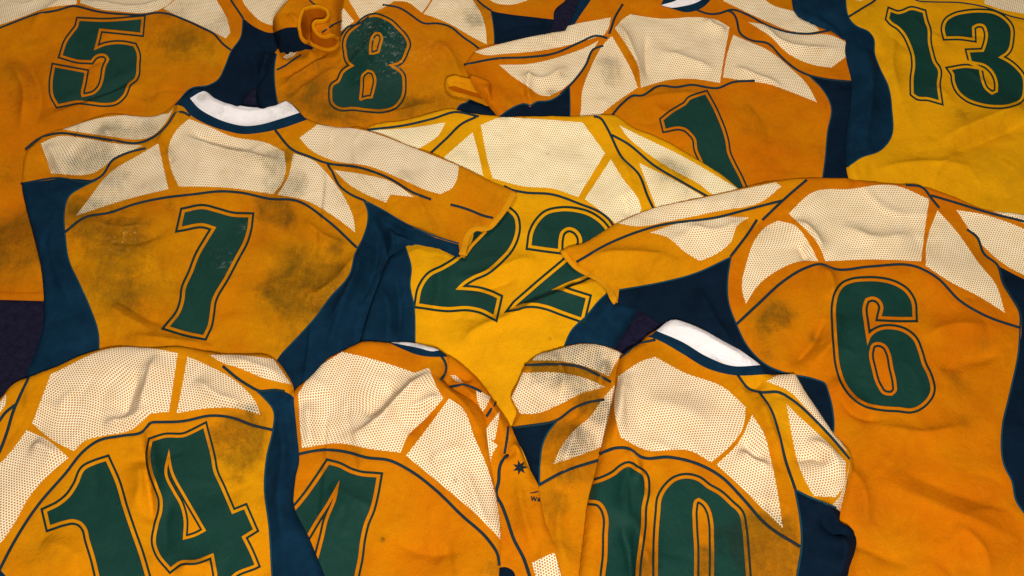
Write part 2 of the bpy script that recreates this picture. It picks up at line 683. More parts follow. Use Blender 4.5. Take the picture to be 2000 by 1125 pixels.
    u, v = sample(UF, V2[:, 0], V2[:, 1]), sample(VF, V2[:, 0], V2[:, 1])
    UV = np.stack([u * ca + v * sa, -u * sa + v * ca], 1)
    ST = np.zeros((len(V2), 3))
    ST[:, 0] += base_col[0]
    ST[:, 1] += base_col[1]
    for ch, x, y, r, s in stains:
        c = project([(x, y)], S)[0]
        ST[:, ch] += s * np.exp(-((V2 - c)**2).sum(1) / (r * .001)**2)
    ST = np.clip(ST, 0, 1)

    def emit(name, l, mat, parent, proud=0.0):
        f = F[lab == l]
        if len(f) == 0:
            return None
        used, inv = np.unique(f, return_inverse=True)
        zoff = V3[used].copy()
        zoff[:, 2] += proud
        return link_mesh(name, zoff, inv.reshape(-1, 3), mat, parent, org, UV[used], ST[used])
    emit(base, 0, gold, root)
    made = {}
    for k, (kind, name, q) in enumerate(plist):
        m = {'mesh': mesh, 'gold': gold}.get(kind, kind)
        par = root
        if '>' in name:
            pn, name = name.split('>')
            par = made.get(pn, root)
        ob = emit(name, k + 1, m, par)
        if ob:
            made[name] = ob
    for k, l in enumerate(dlist):
        ob = emit('number_digit', D0 + 2 * k, 'green', root, .0007)
        emit('digit_outline', D0 + 2 * k + 1, 'line', ob or root, .0005)
    for kind, w, ln in pipes:
        q = project(smooth(ln, False, 5.0), S)
        # drop the far side jumps where a line slips behind a roll
        zz = sample(S, q[:, 0], q[:, 1])
        p3 = np.concatenate([q, zz[:, None] + .0006], 1)
        for _ in range(2):
            p3[1:-1] = (p3[:-2] + 2 * p3[1:-1] + p3[2:]) / 4
        tv, tf = tube(p3, w * .0005, min(.0023, w * .00046), 8)
        sc = np.zeros((len(tv), 3))
        dd = np.repeat(np.clip(sum([s * np.exp(-((q - project([(x, y)], S)[0])**2).sum(1) / (r * .001)**2) for ch, x, y, r, s in stains if ch == 0] or [np.zeros(len(q))]), 0, 1), 8)
        sc[:, 0] = dd
        link_mesh({'pipe': 'piping', 'teal': 'seam_edging', 'gold': 'hem_stitch', 'rim': 'cuff', 'white': 'collar_stitch'}.get(kind, 'piping'), tv, tf, kind if kind != 'gold' else gold, root, org, tv[:, :2], sc)
    # the pile grows
    H[sub] = np.where(d > 0, np.maximum(H[sub], S[sub] + .0008), H[sub])
    return S


def band(j, name, px, S, rx, rz, lift, mat='rim', closed=False, wob=None):
    """a hem or cuff band: a flattened rib tube following a line over the surface S"""
    root, org = JERSEY[j]
    q = project(smooth(px, closed, 5.0), S)
    zz = sample(S, q[:, 0], q[:, 1]) + lift
    p3 = np.concatenate([q, zz[:, None]], 1)
    for _ in range(2):
        p3[1:-1] = (p3[:-2] + 2 * p3[1:-1] + p3[2:]) / 4
    tv, tf = tube(p3, rx * .001, rz * .001, 10, closed)
    return link_mesh(name, tv, tf, mat, root, org, tv[:, :2], np.zeros((len(tv), 3)))


# ------------------------------------------------------------------ carpet
def carpet():
    m, nt, b = new_mat('purple_carpet')
    g = N(nt)
    pos = g.node('ShaderNodeNewGeometry').outputs['Position']
    a = g.noise(pos, 70, 5, .7)
    c = g.noise(pos, 420, 3, .7)
    v = g.node('ShaderNodeTexVoronoi', feature='F1')
    g.link(pos, v.inputs['Vector'])
    v.inputs['Scale'].default_value = 120
    col = g.mix(g.ramp(a, .38, .62), (.005, .0045, .016), (.011, .010, .032))
    col = g.mix(g.math('MULTIPLY', g.ramp(c, .5, .7), .8), col, (.004, .004, .012))
    g.link(col, b.inputs['Base Color'])
    b.inputs['Roughness'].default_value = 1.0
    b.inputs['Specular IOR Level'].default_value = .05
    b.inputs['Sheen Weight'].default_value = .03
    h = g.math('ADD', g.math('MULTIPLY', c, .7), v.outputs['Distance'])
    g.link(g.bump(h, .8, .004), b.inputs['Normal'])
    n = 60
    xs = np.linspace(-3, 3, n + 1)
    V = [(x, y, 0.0) for y in xs for x in xs]
    F = [(r * (n + 1) + k, r * (n + 1) + k + 1, (r + 1) * (n + 1) + k + 1, (r + 1) * (n + 1) + k) for r in range(n) for k in range(n)]
    o = link_mesh('carpet', V, F, m, None, (0, 0, 0))
    o['kind'] = 'structure'
    o['label'] = 'dark purple mottled carpet under the jerseys'


carpet()


def mouth(j, name, px, S, h, closed, thick=2.4, mat='rim', inner='gold', flare=.0):
    """a sleeve mouth standing open: a cloth wall with a rolled rim"""
    root, org = JERSEY[j]
    q = project(smooth(px, closed, 4.0), S, h)
    top = sample(S, q[:, 0], q[:, 1])
    top = (np.roll(top, 1) + top + np.roll(top, -1)) / 3 + h if closed else top + h
    p3 = np.concatenate([q, top[:, None]], 1)
    tv, tf = tube(p3, thick * .001, thick * .00125, 8, closed)
    rim = link_mesh(name, tv, tf, mat, root, org, tv[:, :2], np.zeros((len(tv), 3)))
    c = q.mean(0)
    rows = []
    for k, f in enumerate(np.linspace(0, 1, 5)):
        w = p3.copy()
        w[:, :2] += (q - c) * (-flare * f)
        w[:, 2] -= (h + .006) * f
        rows.append(w)
    n = len(q)
    V = np.concatenate(rows)
    F = []
    for r in range(4):
        for i in range(n if closed else n - 1):
            k = (i + 1) % n
            F.append((r * n + i, r * n + k, (r + 1) * n + k, (r + 1) * n + i))
    link_mesh('cuff_wall', V, F, inner, rim, org, V[:, :2], np.zeros((len(V), 3)))
    return rim


# ------------------------------------------------------------------ the jerseys, bottom of the pile first
jersey('5', 'grubby gold rugby jersey with green number 5 and one sleeve end scrunched open', (200, 150))
jersey('8', 'gold rugby jersey with green number 8 scuffed by white marks, beside the scrunched sleeve end', (760, 150))
jersey('1', 'gold rugby jersey with single green number 1, its sleeve lying across the number 8 jersey', (1400, 200))
jersey('13', 'yellow gold rugby jersey with dark green number 13 and broad navy side panel', (1850, 150))
jersey('22', 'cleanest bright yellow rugby jersey with green number 22 half covered by two neighbouring sleeves', (1000, 480))
jersey('7', 'muddy gold rugby jersey with green number 7 and upright white and navy collar', (430, 480))
jersey('6', 'gold rugby jersey with green number 6, black smudge beside it and cuff over the 22', (1720, 640))
jersey('10', 'gold rugby jersey with green number 10, white collar and smeared mud low down', (1330, 900))
jersey('4', 'gold rugby jersey with part of green number 4, black star and lettering on its front', (760, 900))
jersey('14', 'amber gold rugby jersey with green number 14 and navy side lapping over the 4 jersey', (300, 950))

SMALL = (5.0, 8.3)
MIDD = (6.2, 10.6)
BIGD = (6.8, 11.4)

# ---- 5
S = piece('5', [(-160, -100), (100, -170), (350, -170), (470, -120), (590, -90), (600, -20), (598, 60), (630, 98), (560, 104), (545, 107), (512, 158), (480, 188), (470, 215), (430, 260), (385, 400), (300, 560), (200, 586), (85, 587), (0, 585), (-100, 580), (-180, 400), (-175, 100)],
    gold='gold', mesh='mesh_d', seed=1, rnd=16, amp=.0028, ang=-6, base_col=(.20, .12), panels=[
    ('gold', 'sleeve', [(451, -40), (451, 0), (475, 36), (500, 52), (531, 62), (560, 52), (600, 55), (600, -90), (470, -100)]),
    ('navy_shade', 'side_panel', [(475, 36), (470, 75), (452, 100), (440, 130), (425, 158), (405, 168), (375, 172), (345, 203), (325, 245), (430, 275), (500, 230), (515, 180), (560, 120), (640, 110), (610, 60), (585, 53), (560, 52), (531, 64), (500, 54)]),
    ('mesh', 'mesh_panel', [(-170, 80), (-100, 62), (0, 48), (46, 32), (89, 16), (130, 10), (150, 8), (148, -30), (60, -90), (-100, -60)]),
    ('mesh', 'mesh_panel', [(156, -40), (157, 6), (196, 18), (242, 23), (284, 25), (313, 18), (338, 0), (352, -40), (330, -110), (180, -110)]),
    ('mesh', 'mesh_panel', [(319, 17), (341, 28), (384, 46), (420, 64), (441, 75), (450, 64), (444, 39), (423, 0), (395, -50), (360, -40), (345, -4)]),
    ('mesh', 'mesh_panel', [(464, -30), (476, 6), (491, 25), (512, 43), (533, 50), (555, 39), (576, 14), (583, 0), (590, -70), (480, -80)])],
    pipes=[('pipe', 5, [(0, 55), (46, 37), (71, 28), (110, 21), (149, 12), (164, 16), (192, 23), (240, 28), (284, 29), (306, 25), (327, 27), (356, 37), (395, 55), (420, 68), (434, 85), (451, 98)]),
           ('pipe', 5, [(440, -40), (451, 0), (463, 18), (475, 36)]),
           ('teal', 3, [(475, 36), (470, 75), (452, 100), (440, 130), (425, 158), (405, 168), (375, 172), (345, 203)]),
           ('gold', 2.5, [(-90, 566), (0, 571), (84, 573)])],
    digits=[([(155.5, 41.3), (208, 43), (257.7, 39.5), (276, 37.8), (273.7, 63.5), (240, 60), (193.7, 55.5), (188.4, 78.6), (183, 99), (208, 89.3), (240, 87), (261, 91), (266.6, 103.5), (266.6, 126.6), (263, 151.5), (250.6, 162), (240, 185), (225.7, 197.7), (204, 201), (179.5, 198.6), (151, 196), (124.4, 201), (113.8, 203), (105, 187), (103, 162), (107.5, 132), (165, 142.6), (161.7, 162), (158, 183.5), (160, 190.6), (186.6, 182.6), (197, 171), (202.6, 155), (206, 133.7), (214, 116), (208, 107), (193.7, 105), (183, 110.6), (177.7, 117.7), (151, 116), (122.6, 108), (131.5, 82), (144, 64.4), (152, 53.8)], [], SMALL)],
    folds=[(-6, 9, .8, [(90, 212), (150, 195), (215, 172), (275, 140)]), (5, 14, 1.2, [(80, 232), (150, 216), (220, 192), (290, 160)]), (6, 16, 1.3, [(20, 120), (50, 180), (40, 260)]), (-4, 10, 1, [(45, 110), (75, 170), (70, 250)]),
           (5, 18, 1, [(60, 60), (100, 20), (150, -5)]), (6, 14, .7, [(150, 4), (200, 12), (284, 18), (340, -10)]), (-5, 9, 1, [(480, 90), (500, 130), (490, 180)]), (5, 8, 1, [(505, 75), (522, 110), (505, 150)]), (-6, 7, 1, [(490, 85), (520, 95), (560, 92)])],
    stains=[(0, 20, 465, 55, .9), (0, 60, 440, 45, .7), (0, 340, 95, 35, .35), (0, 370, 70, 30, .4), (1, 400, 110, 70, .5), (0, 285, 190, 18, .4), (0, 30, 330, 60, .25), (0, 330, 50, 50, .3), (2, 390, 120, 40, .35), (0, 440, 35, 30, .35), (1, 40, 90, 60, .3), (0, 300, 60, 90, .3), (0, 60, 150, 90, .25), (0, 400, 90, 60, .4), (0, 40, 500, 80, .6), (0, 180, 230, 90, .25)])

# ---- 8
S = piece('8', [(538, 100), (570, 70), (620, -10), (680, -120), (850, -150), (960, -110), (1080, -60), (1104, 0), (1082, 22), (1081, 40), (1073, 64), (1040, 110), (1010, 160), (990, 228), (980, 330), (900, 420), (700, 420), (590, 300), (530, 240), (503, 205), (500, 178), (522, 138)],
    gold='gold', mesh='mesh', seed=2, rnd=14, amp=.0026, ang=4, base_col=(.22, .2), panels=[
    ('navy_shade', 'side_panel', [(530, 95), (540, 106), (537, 120), (536, 160), (543, 205), (552, 245), (500, 240), (490, 178), (515, 135)]),
    ('navy_shade', 'side_panel', [(959, 20), (964, 50), (966, 89), (960, 140), (930, 170), (915, 196), (905, 202), (893, 212), (880, 240), (1010, 250), (1060, 130), (1090, 60), (1081, 38), (1030, 32), (990, 27)]),
    ('gold', 'sleeve', [(932, -5), (959, 20), (990, 27), (1030, 32), (1081, 38), (1095, 20), (1120, -40), (1060, -80), (930, -60)]),
    ('mesh', 'mesh_panel', [(671, 16), (692, 41), (677, 53), (664, 62), (650, 40)]),
    ('mesh', 'mesh_panel', [(681, 0), (703, 37), (728, 25), (756, 11), (770, 2), (795, 4), (824, 25), (841, 0), (850, -40), (800, -100), (700, -90)]),
    ('mesh', 'mesh_panel', [(827, 27), (848, 34), (877, 46), (920, 71), (951, 87), (948, 53), (937, 21), (923, 0), (890, -60), (860, -40), (845, 0)]),
    ('mesh', 'mesh_panel', [(945, -8), (968, 6), (1000, 9), (1030, 1), (1040, -40), (950, -50)]),
    ('mesh', 'mesh_panel', [(553, 112), (562, 104), (580, 102), (572, 110), (560, 115)])],
    pipes=[('pipe', 5, [(660, 76), (667, 68), (678, 53), (699, 48), (720, 34)]),
           ('pipe', 5, [(748, 10), (756, 11), (781, 16), (806, 32), (827, 46), (856, 46), (880, 53), (902, 71), (934, 94), (945, 105)]),
           ('pipe', 5, [(920, -20), (932, 0), (945, 12), (959, 21)]), ('teal', 3, [(959, 21), (964, 50), (966, 89), (962, 130)]),
           ('pipe', 4.5, [(541, 137), (560, 127), (574, 116), (588, 108)]), ('teal', 3, [(540, 106), (537, 120), (536, 160), (543, 205), (548, 225)]), ('teal', 3, [(925, 192), (915, 196), (912, 203), (903, 202), (893, 212)])],
    digits=[([(733.8, 33.3), (748, 37.8), (762, 45), (776.5, 59), (790.7, 75), (795, 86), (790.7, 100), (781.8, 117.8), (757, 126.7), (771, 135.6), (783.6, 146), (786, 162), (783.6, 187), (771, 205), (748, 213), (719.6, 212), (687.6, 208.5), (664.5, 209), (652, 201), (649, 183.6), (651, 169), (662.7, 160.5), (671.6, 142.7), (693, 128.5), (682, 119.6), (677, 100), (676, 82), (682, 68), (700, 52), (717.8, 37)],
        [[(732, 62.7), (742.7, 63.6), (748, 71.6), (745, 89), (741, 103.6), (730, 107), (720.5, 107), (721, 87.6), (725.8, 69.8)], [(717.8, 135.6), (728.5, 139), (734.7, 151.6), (732, 176.5), (727.6, 192.5), (714, 194), (705, 197.5), (701, 195), (703.6, 171), (707, 144.5)]], SMALL)],
    folds=[(6, 9, 1.2, [(550, 170), (590, 148), (640, 112)]), (-5, 7, 1, [(548, 152), (590, 130), (640, 100)]), (4, 8, 1, [(560, 200), (610, 165), (660, 130)]), (7, 13, .8, [(650, 168), (700, 118), (735, 70), (760, 20)]), (-4, 9, 1, [(668, 175), (718, 130), (750, 85)]), (5, 12, 1, [(850, 80), (880, 110), (900, 160)]), (4, 10, 1, [(700, 225), (780, 222), (850, 200)])],
    stains=[(2, 755, 75, 45, .9), (2, 770, 130, 40, .7), (2, 850, 110, 40, .45), (2, 700, 80, 30, .4), (0, 640, 120, 40, .35), (0, 600, 170, 50, .45), (0, 800, 195, 26, .6), (0, 640, 220, 30, .55), (0, 790, 230, 60, .45), (0, 925, 40, 22, .5), (0, 690, 235, 40, .5), (1, 900, 190, 60, .3), (0, 600, 200, 70, .45), (0, 860, 210, 70, .35), (2, 720, 60, 40, .6), (2, 790, 100, 60, .4), (0, 940, 20, 40, .4)])

# ---- scrunched sleeve end of the 5 jersey
S5 = piece('5', [(533, 58), (555, 36), (576, 8), (590, -50), (640, -70), (672, -30), (668, 20), (667, 50), (664, 80), (657, 95), (638, 101), (615, 96), (575, 106), (548, 106), (540, 85)],
    gold='gold', seed=3, rnd=0, gap=.075, edge=.022, pits=[([(594, 24), (606, 20), (623, 19), (634, 24), (637, 31), (632, 35), (622, 37), (612, 39), (607, 48), (610, 62), (620, 73), (634, 78), (648, 74), (655, 79), (655, 86), (644, 91), (630, 90), (615, 84), (602, 78), (594, 70), (590, 58), (589, 45), (590, 34)], .050)], base='sleeve', base_col=(.06, .15), panels=[
    ('navy_shade', 'sleeve_gusset', [(533, 64), (560, 54), (582, 53), (586, 62), (589, 74), (600, 86), (617, 94), (632, 100), (600, 108), (540, 110), (530, 80)]),
    ('lining', 'inner_face', [(593, 22), (606, 18), (624, 17), (636, 23), (639, 32), (633, 37), (622, 39), (614, 41), (609, 49), (612, 62), (621, 72), (634, 76), (648, 72), (657, 78), (657, 87), (645, 93), (629, 92), (615, 86), (601, 80), (592, 71), (588, 58), (587, 45), (588, 33)])],
    folds=[(4, 6, 1, [(645, 40), (640, 55), (655, 64)]), (-4, 6, 1, [(540, 92), (570, 88), (600, 92)]), (4, 7, 1, [(560, 30), (578, 40), (582, 52)]), (-4, 6, 1, [(650, 10), (645, 40), (630, 52)])],
    pipes=[('pipe', 4, [(629, 64), (640, 56), (655, 46), (667, 42)]), ('pipe', 4, [(600, -10), (604, 0), (612, 8), (619, 11)])])
mouth('5', 'cuff', [(592, 19), (605, 15), (624, 14), (639, 22), (642, 32), (637, 39), (626, 42), (616, 43), (612, 49), (615, 60), (624, 70), (635, 73), (649, 69), (659, 75), (661, 84), (656, 92), (645, 96), (629, 95), (617, 90), (606, 84), (596, 81), (589, 74), (586, 62), (584, 50), (586, 37), (589, 27)], S5, .002, True, 4.4, mat='amber')

# ---- 1: its open cuff, then the jersey
S1 = piece('1', [(960, 176), (935, 168), (908, 160), (884, 157), (869, 163), (867, 174), (880, 185), (908, 192), (960, 210)],
    gold='amber', seed=20, rnd=0, gap=.034, edge=.009, base='cuff', panels=[('lining', 'inner_face', [(955, 187), (925, 180), (900, 172), (884, 168), (876, 171), (884, 177), (905, 183), (930, 190), (955, 198)])], pits=[([(955, 188), (925, 182), (900, 174), (884, 169), (877, 171), (884, 176), (905, 182), (930, 189), (955, 197)], .022)], pipes=[('rim', 2.4, [(955, 178), (935, 171), (908, 163), (885, 160), (872, 166), (871, 173), (882, 182), (908, 189), (950, 202)])])
S = piece('1', [(928, 100), (988, 83), (1052, 68), (1104, 60), (1128, 10), (1145, -50), (1260, -90), (1420, -90), (1560, -50), (1640, 20), (1680, 80), (1695, 160), (1700, 300), (1690, 400), (1500, 430), (1300, 400), (1230, 340), (1190, 290), (1100, 260), (990, 245), (973, 228), (945, 196), (915, 149), (907, 126)],
    gold='gold', mesh='mesh', seed=4, rnd=10, amp=.0022, ang=6, base_col=(.06, .0), panels=[
    ('navy', 'front_side_panel', [(1095, 70), (1116, 54), (1136, 26), (1154, 0), (1185, -60), (1140, -60), (1120, 10)]),
    ('gold', 'sleeve', [(900, 126), (925, 96), (988, 80), (1104, 56), (1193, 33), (1191, 64), (1180, 88), (1159, 96), (1146, 124), (1116, 164), (1104, 177), (1078, 196), (1052, 198), (1035, 209), (1022, 203), (984, 222), (970, 232), (940, 200), (912, 150)]),
    ('navy_shade', 'sleeve_gusset', [(976, 228), (984, 222), (1022, 203), (1027, 202), (1035, 209), (1052, 198), (1060, 199), (1078, 196), (1093, 187), (1112, 168), (1113, 200), (1114, 260), (980, 260)]),
    ('gold', 'sleeve', [(1427, 19), (1440, 43), (1444, 64), (1466, 79), (1500, 85), (1525, 111), (1564, 141), (1585, 149), (1662, 160), (1720, 150), (1700, 60), (1600, -20), (1440, -40)]),
    ('navy_shade', 'side_panel', [(1581, 149), (1607, 175), (1624, 209), (1617, 256), (1611, 320), (1607, 348), (1600, 440), (1720, 420), (1720, 160), (1662, 161), (1620, 156)]),
    ('mesh', 'mesh_panel', [(926, 101), (988, 83), (1052, 68), (1124, 47), (1193, 34), (1188, 55), (1180, 68), (1137, 81), (1073, 96), (988, 105), (945, 107)]),
    ('mesh', 'mesh_panel', [(975, 127), (1039, 124), (1099, 109), (1159, 85), (1169, 79), (1154, 107), (1133, 141), (1103, 171), (1073, 188), (1056, 186), (1031, 169), (1001, 149)]),
    ('mesh', 'mesh_panel', [(1195, 70), (1214, 102), (1235, 141), (1246, 171), (1214, 192), (1171, 226), (1150, 245), (1125, 245), (1133, 224), (1137, 179), (1154, 132), (1180, 85)]),
    ('mesh', 'mesh_panel', [(1231, 28), (1287, 36), (1368, 34), (1398, 38), (1425, 53), (1415, 107), (1406, 162), (1351, 154), (1308, 156), (1252, 171), (1246, 128), (1227, 94), (1201, 55), (1218, 36)]),
    ('mesh', 'mesh_panel', [(1432, 68), (1457, 79), (1500, 98), (1543, 132), (1577, 166), (1596, 200), (1543, 179), (1500, 164), (1457, 158), (1412, 151), (1419, 111)]),
    ('mesh', 'mesh_panel', [(1413, 2), (1436, 13), (1500, 43), (1543, 60), (1577, 64), (1600, 60), (1585, 40), (1560, 26), (1500, 4), (1470, -40), (1420, -40)]),
    ('mesh', 'mesh_panel', [(1461, 43), (1487, 47), (1525, 58), (1564, 68), (1619, 68), (1660, 85), (1652, 111), (1624, 132), (1594, 128), (1543, 107), (1500, 68)]),
    ('gold', 'front_yoke', [(1255, 3), (1290, 11), (1320, 6), (1352, -20), (1260, -30)]),
    ('navy', 'collar', [(1290, 11), (1312, 17), (1342, 24), (1372, 15), (1391, -4), (1410, -40), (1340, -60), (1300, -10)]),
    ('white', 'collar>collar_band', [(1291, 10), (1312, 15), (1329, 13), (1372, -2), (1395, -35), (1350, -45), (1325, -2)])],
    pipes=[('pipe', 5.5, [(907, 127), (925, 123), (967, 115), (1031, 112), (1082, 105), (1133, 83), (1167, 70), (1186, 75)]),
           ('pipe', 5.5, [(1178, 90), (1159, 96), (1146, 124), (1116, 164), (1095, 184)]),
           ('pipe', 5.5, [(1216, 9), (1201, 34), (1193, 58), (1190, 66)]),
           ('teal', 4, [(1110, 170), (1093, 187), (1078, 196), (1060, 199), (1052, 198), (1035, 209), (1027, 202), (1022, 203), (984, 222), (976, 228)]), ('teal', 3, [(1112, 168), (1113, 200), (1113, 228)]),
           ('pipe', 5.5, [(1359, 19), (1385, 28), (1408, 26), (1427, 19), (1457, 28), (1500, 51), (1543, 64), (1585, 66), (1619, 60)]),
           ('pipe', 5.5, [(1420, 21), (1432, 26), (1440, 43), (1444, 64), (1466, 79), (1500, 85), (1525, 111), (1564, 141), (1585, 149), (1620, 156), (1662, 160)]),
           ('pipe', 5.5, [(1190, 232), (1218, 200), (1240, 186), (1248, 188), (1287, 168), (1321, 171), (1351, 166), (1380, 171), (1402, 173), (1427, 162), (1474, 158)]),
           ('teal', 3.5, [(1581, 149), (1607, 175), (1624, 209), (1617, 256), (1611, 320), (1607, 348)])],
    digits=[([(1377.6, 185), (1391, 209), (1401.6, 232), (1412, 259), (1416.7, 276.7), (1420, 298), (1430, 321), (1444, 348), (1451, 364), (1462, 388), (1404, 388), (1380, 333.6), (1371, 312), (1362, 291), (1359, 271), (1348, 257), (1341, 251), (1328.7, 247), (1300, 251), (1296, 235), (1314, 220.7), (1328.7, 212), (1341, 204), (1346.5, 196.7), (1362.5, 189.6)], [], SMALL)],
    folds=[(8, 12, 1.2, [(1205, 45), (1228, 95), (1245, 140), (1248, 190)]), (-4, 8, 1, [(1262, 60), (1262, 110), (1265, 160)]), (6, 10, 1, [(1378, 36), (1388, 52), (1420, 62)]), (5, 16, 1, [(1290, 100), (1340, 120), (1400, 140)]), (5, 12, 1, [(1010, 150), (1060, 160), (1110, 130)]), (6, 9, 1, [(1035, 140), (1030, 180), (1036, 206)]), (-4, 7, 1, [(1020, 170), (1026, 190), (1030, 206)]),
           (4, 14, 1, [(1240, 200), (1300, 190), (1380, 185)]), (-4, 10, 1, [(1245, 260), (1300, 285), (1340, 280)]), (6, 12, 1, [(1480, 40), (1520, 85), (1580, 100), (1640, 95)]), (5, 10, 1, [(1430, 130), (1470, 150), (1530, 170)]), (-3, 9, 1, [(1460, 200), (1500, 240), (1500, 300)])],
    stains=[(0, 1185, 120, 32, .55), (0, 1195, 150, 30, .6), (0, 1078, 180, 14, .75), (0, 1460, 258, 20, .7), (0, 1300, 190, 50, .25), (0, 1220, 195, 30, .3), (0, 1100, 145, 20, .4), (0, 1590, 95, 20, .35), (0, 1480, 200, 70, .2)])

# ---- 13
S = piece('13', [(1546, 0), (1553, 25), (1585, 46), (1621, 60), (1653, 80), (1651, 92), (1653, 117), (1662, 149), (1663, 199), (1653, 263), (1652, 320), (1656, 345), (1700, 410), (1900, 430), (2200, 420), (2220, 150), (2150, -100), (1900, -140), (1640, -120), (1535, -60)],
    gold='yellow', mesh='mesh_d', seed=5, rnd=14, amp=.0024, ang=10, base_col=(.05, .0), gap=.017, panels=[
    ('navy', 'side_panel', [(1530, -70), (1540, 0), (1550, 28), (1585, 50), (1621, 64), (1645, 90), (1648, 117), (1655, 149), (1655, 199), (1645, 263), (1645, 330), (1656, 326), (1678, 309), (1720, 293), (1738, 272), (1741, 213), (1735, 171), (1717, 132), (1707, 103), (1706, 75), (1696, 62), (1674, 53), (1658, 37), (1653, 21), (1651, 0), (1648, -80)]),
    ('mesh', 'mesh_panel', [(1671, 0), (1681, 2), (1705, -14), (1700, -60), (1665, -60)]),
    ('mesh', 'mesh_panel', [(1923, -30), (1923, 7), (1955, 18), (2000, 27), (2060, 45), (2100, -20), (2020, -80), (1930, -80)]),
    ('mesh', 'mesh_panel', [(1770, -14), (1860, -4), (1914, -2), (1915, -60), (1800, -90)])],
    pipes=[('pipe', 5, [(1656, 34), (1685, 16), (1710, 0), (1725, -20)]), ('pipe', 3.5, [(1780, -4), (1792, 2), (1820, 4), (1880, 6), (1930, 16), (1973, 32), (2000, 38), (2080, 70)]),
           ('teal', 3.5, [(1656, 326), (1678, 309), (1720, 293), (1738, 272), (1741, 213), (1735, 171), (1717, 132), (1707, 103), (1706, 75), (1696, 62), (1674, 53), (1658, 37), (1653, 21), (1651, 0)])],
    digits=[([(1739.5, 23.5), (1753, 28), (1767, 25), (1776.7, 20.5), (1802, 25.4), (1806, 43), (1811, 56.7), (1812, 82), (1816, 101.7), (1823.6, 125), (1830.5, 135), (1829.5, 166), (1833.4, 195.5), (1812, 189.7), (1792, 187.7), (1784.5, 182), (1784.5, 152.5), (1787.5, 127), (1785.5, 105.6), (1778.7, 86), (1769, 66.5), (1755, 51), (1741.5, 42), (1736.6, 36)], [], SMALL),
            ([(1848, 71), (1845, 56.7), (1849, 43), (1864.7, 32), (1886, 27), (1915.5, 25), (1941, 28), (1960.5, 39), (1972, 53), (1973, 78), (1968, 97.8), (1949, 112.4), (1968, 122), (1984, 135), (1995.7, 150.6), (1997.7, 172), (1993.7, 191.6), (1974, 202), (1945, 205), (1915.5, 201), (1890, 191.6), (1872.5, 176), (1864.7, 156), (1863.7, 144.7), (1859, 137), (1884, 133), (1911.6, 136), (1915.5, 156), (1923, 174), (1937, 185.8), (1949, 180), (1949, 162), (1941, 140.8), (1927, 127), (1898, 119), (1894, 102.7), (1921, 101.7), (1925, 92), (1928, 58.7), (1923, 49), (1909.7, 46), (1898, 52), (1899, 74), (1876, 71)], [], SMALL)],
    folds=[(-6, 14, .8, [(1850, 300), (1910, 275), (2010, 235)]), (7, 18, 1, [(1830, 280), (1900, 250), (2010, 205)]), (5, 16, 1, [(1700, 335), (1800, 322), (1900, 325)]), (-6, 8, 1, [(1655, 75), (1640, 50), (1600, 25)]), (7, 16, 1, [(1690, 90), (1700, 180), (1690, 270)]), (-4, 8, 1, [(1660, 100), (1672, 160), (1668, 240)]), (4, 14, 1, [(1750, 60), (1740, 120), (1760, 200)])],
    stains=[(0, 1880, 225, 28, .6), (0, 1860, 200, 25, .4), (0, 1930, 310, 30, .35), (0, 1850, 86, 9, .5), (0, 1740, 165, 26, .25), (0, 1990, 360, 50, .3), (1, 1720, 40, 60, .3)])

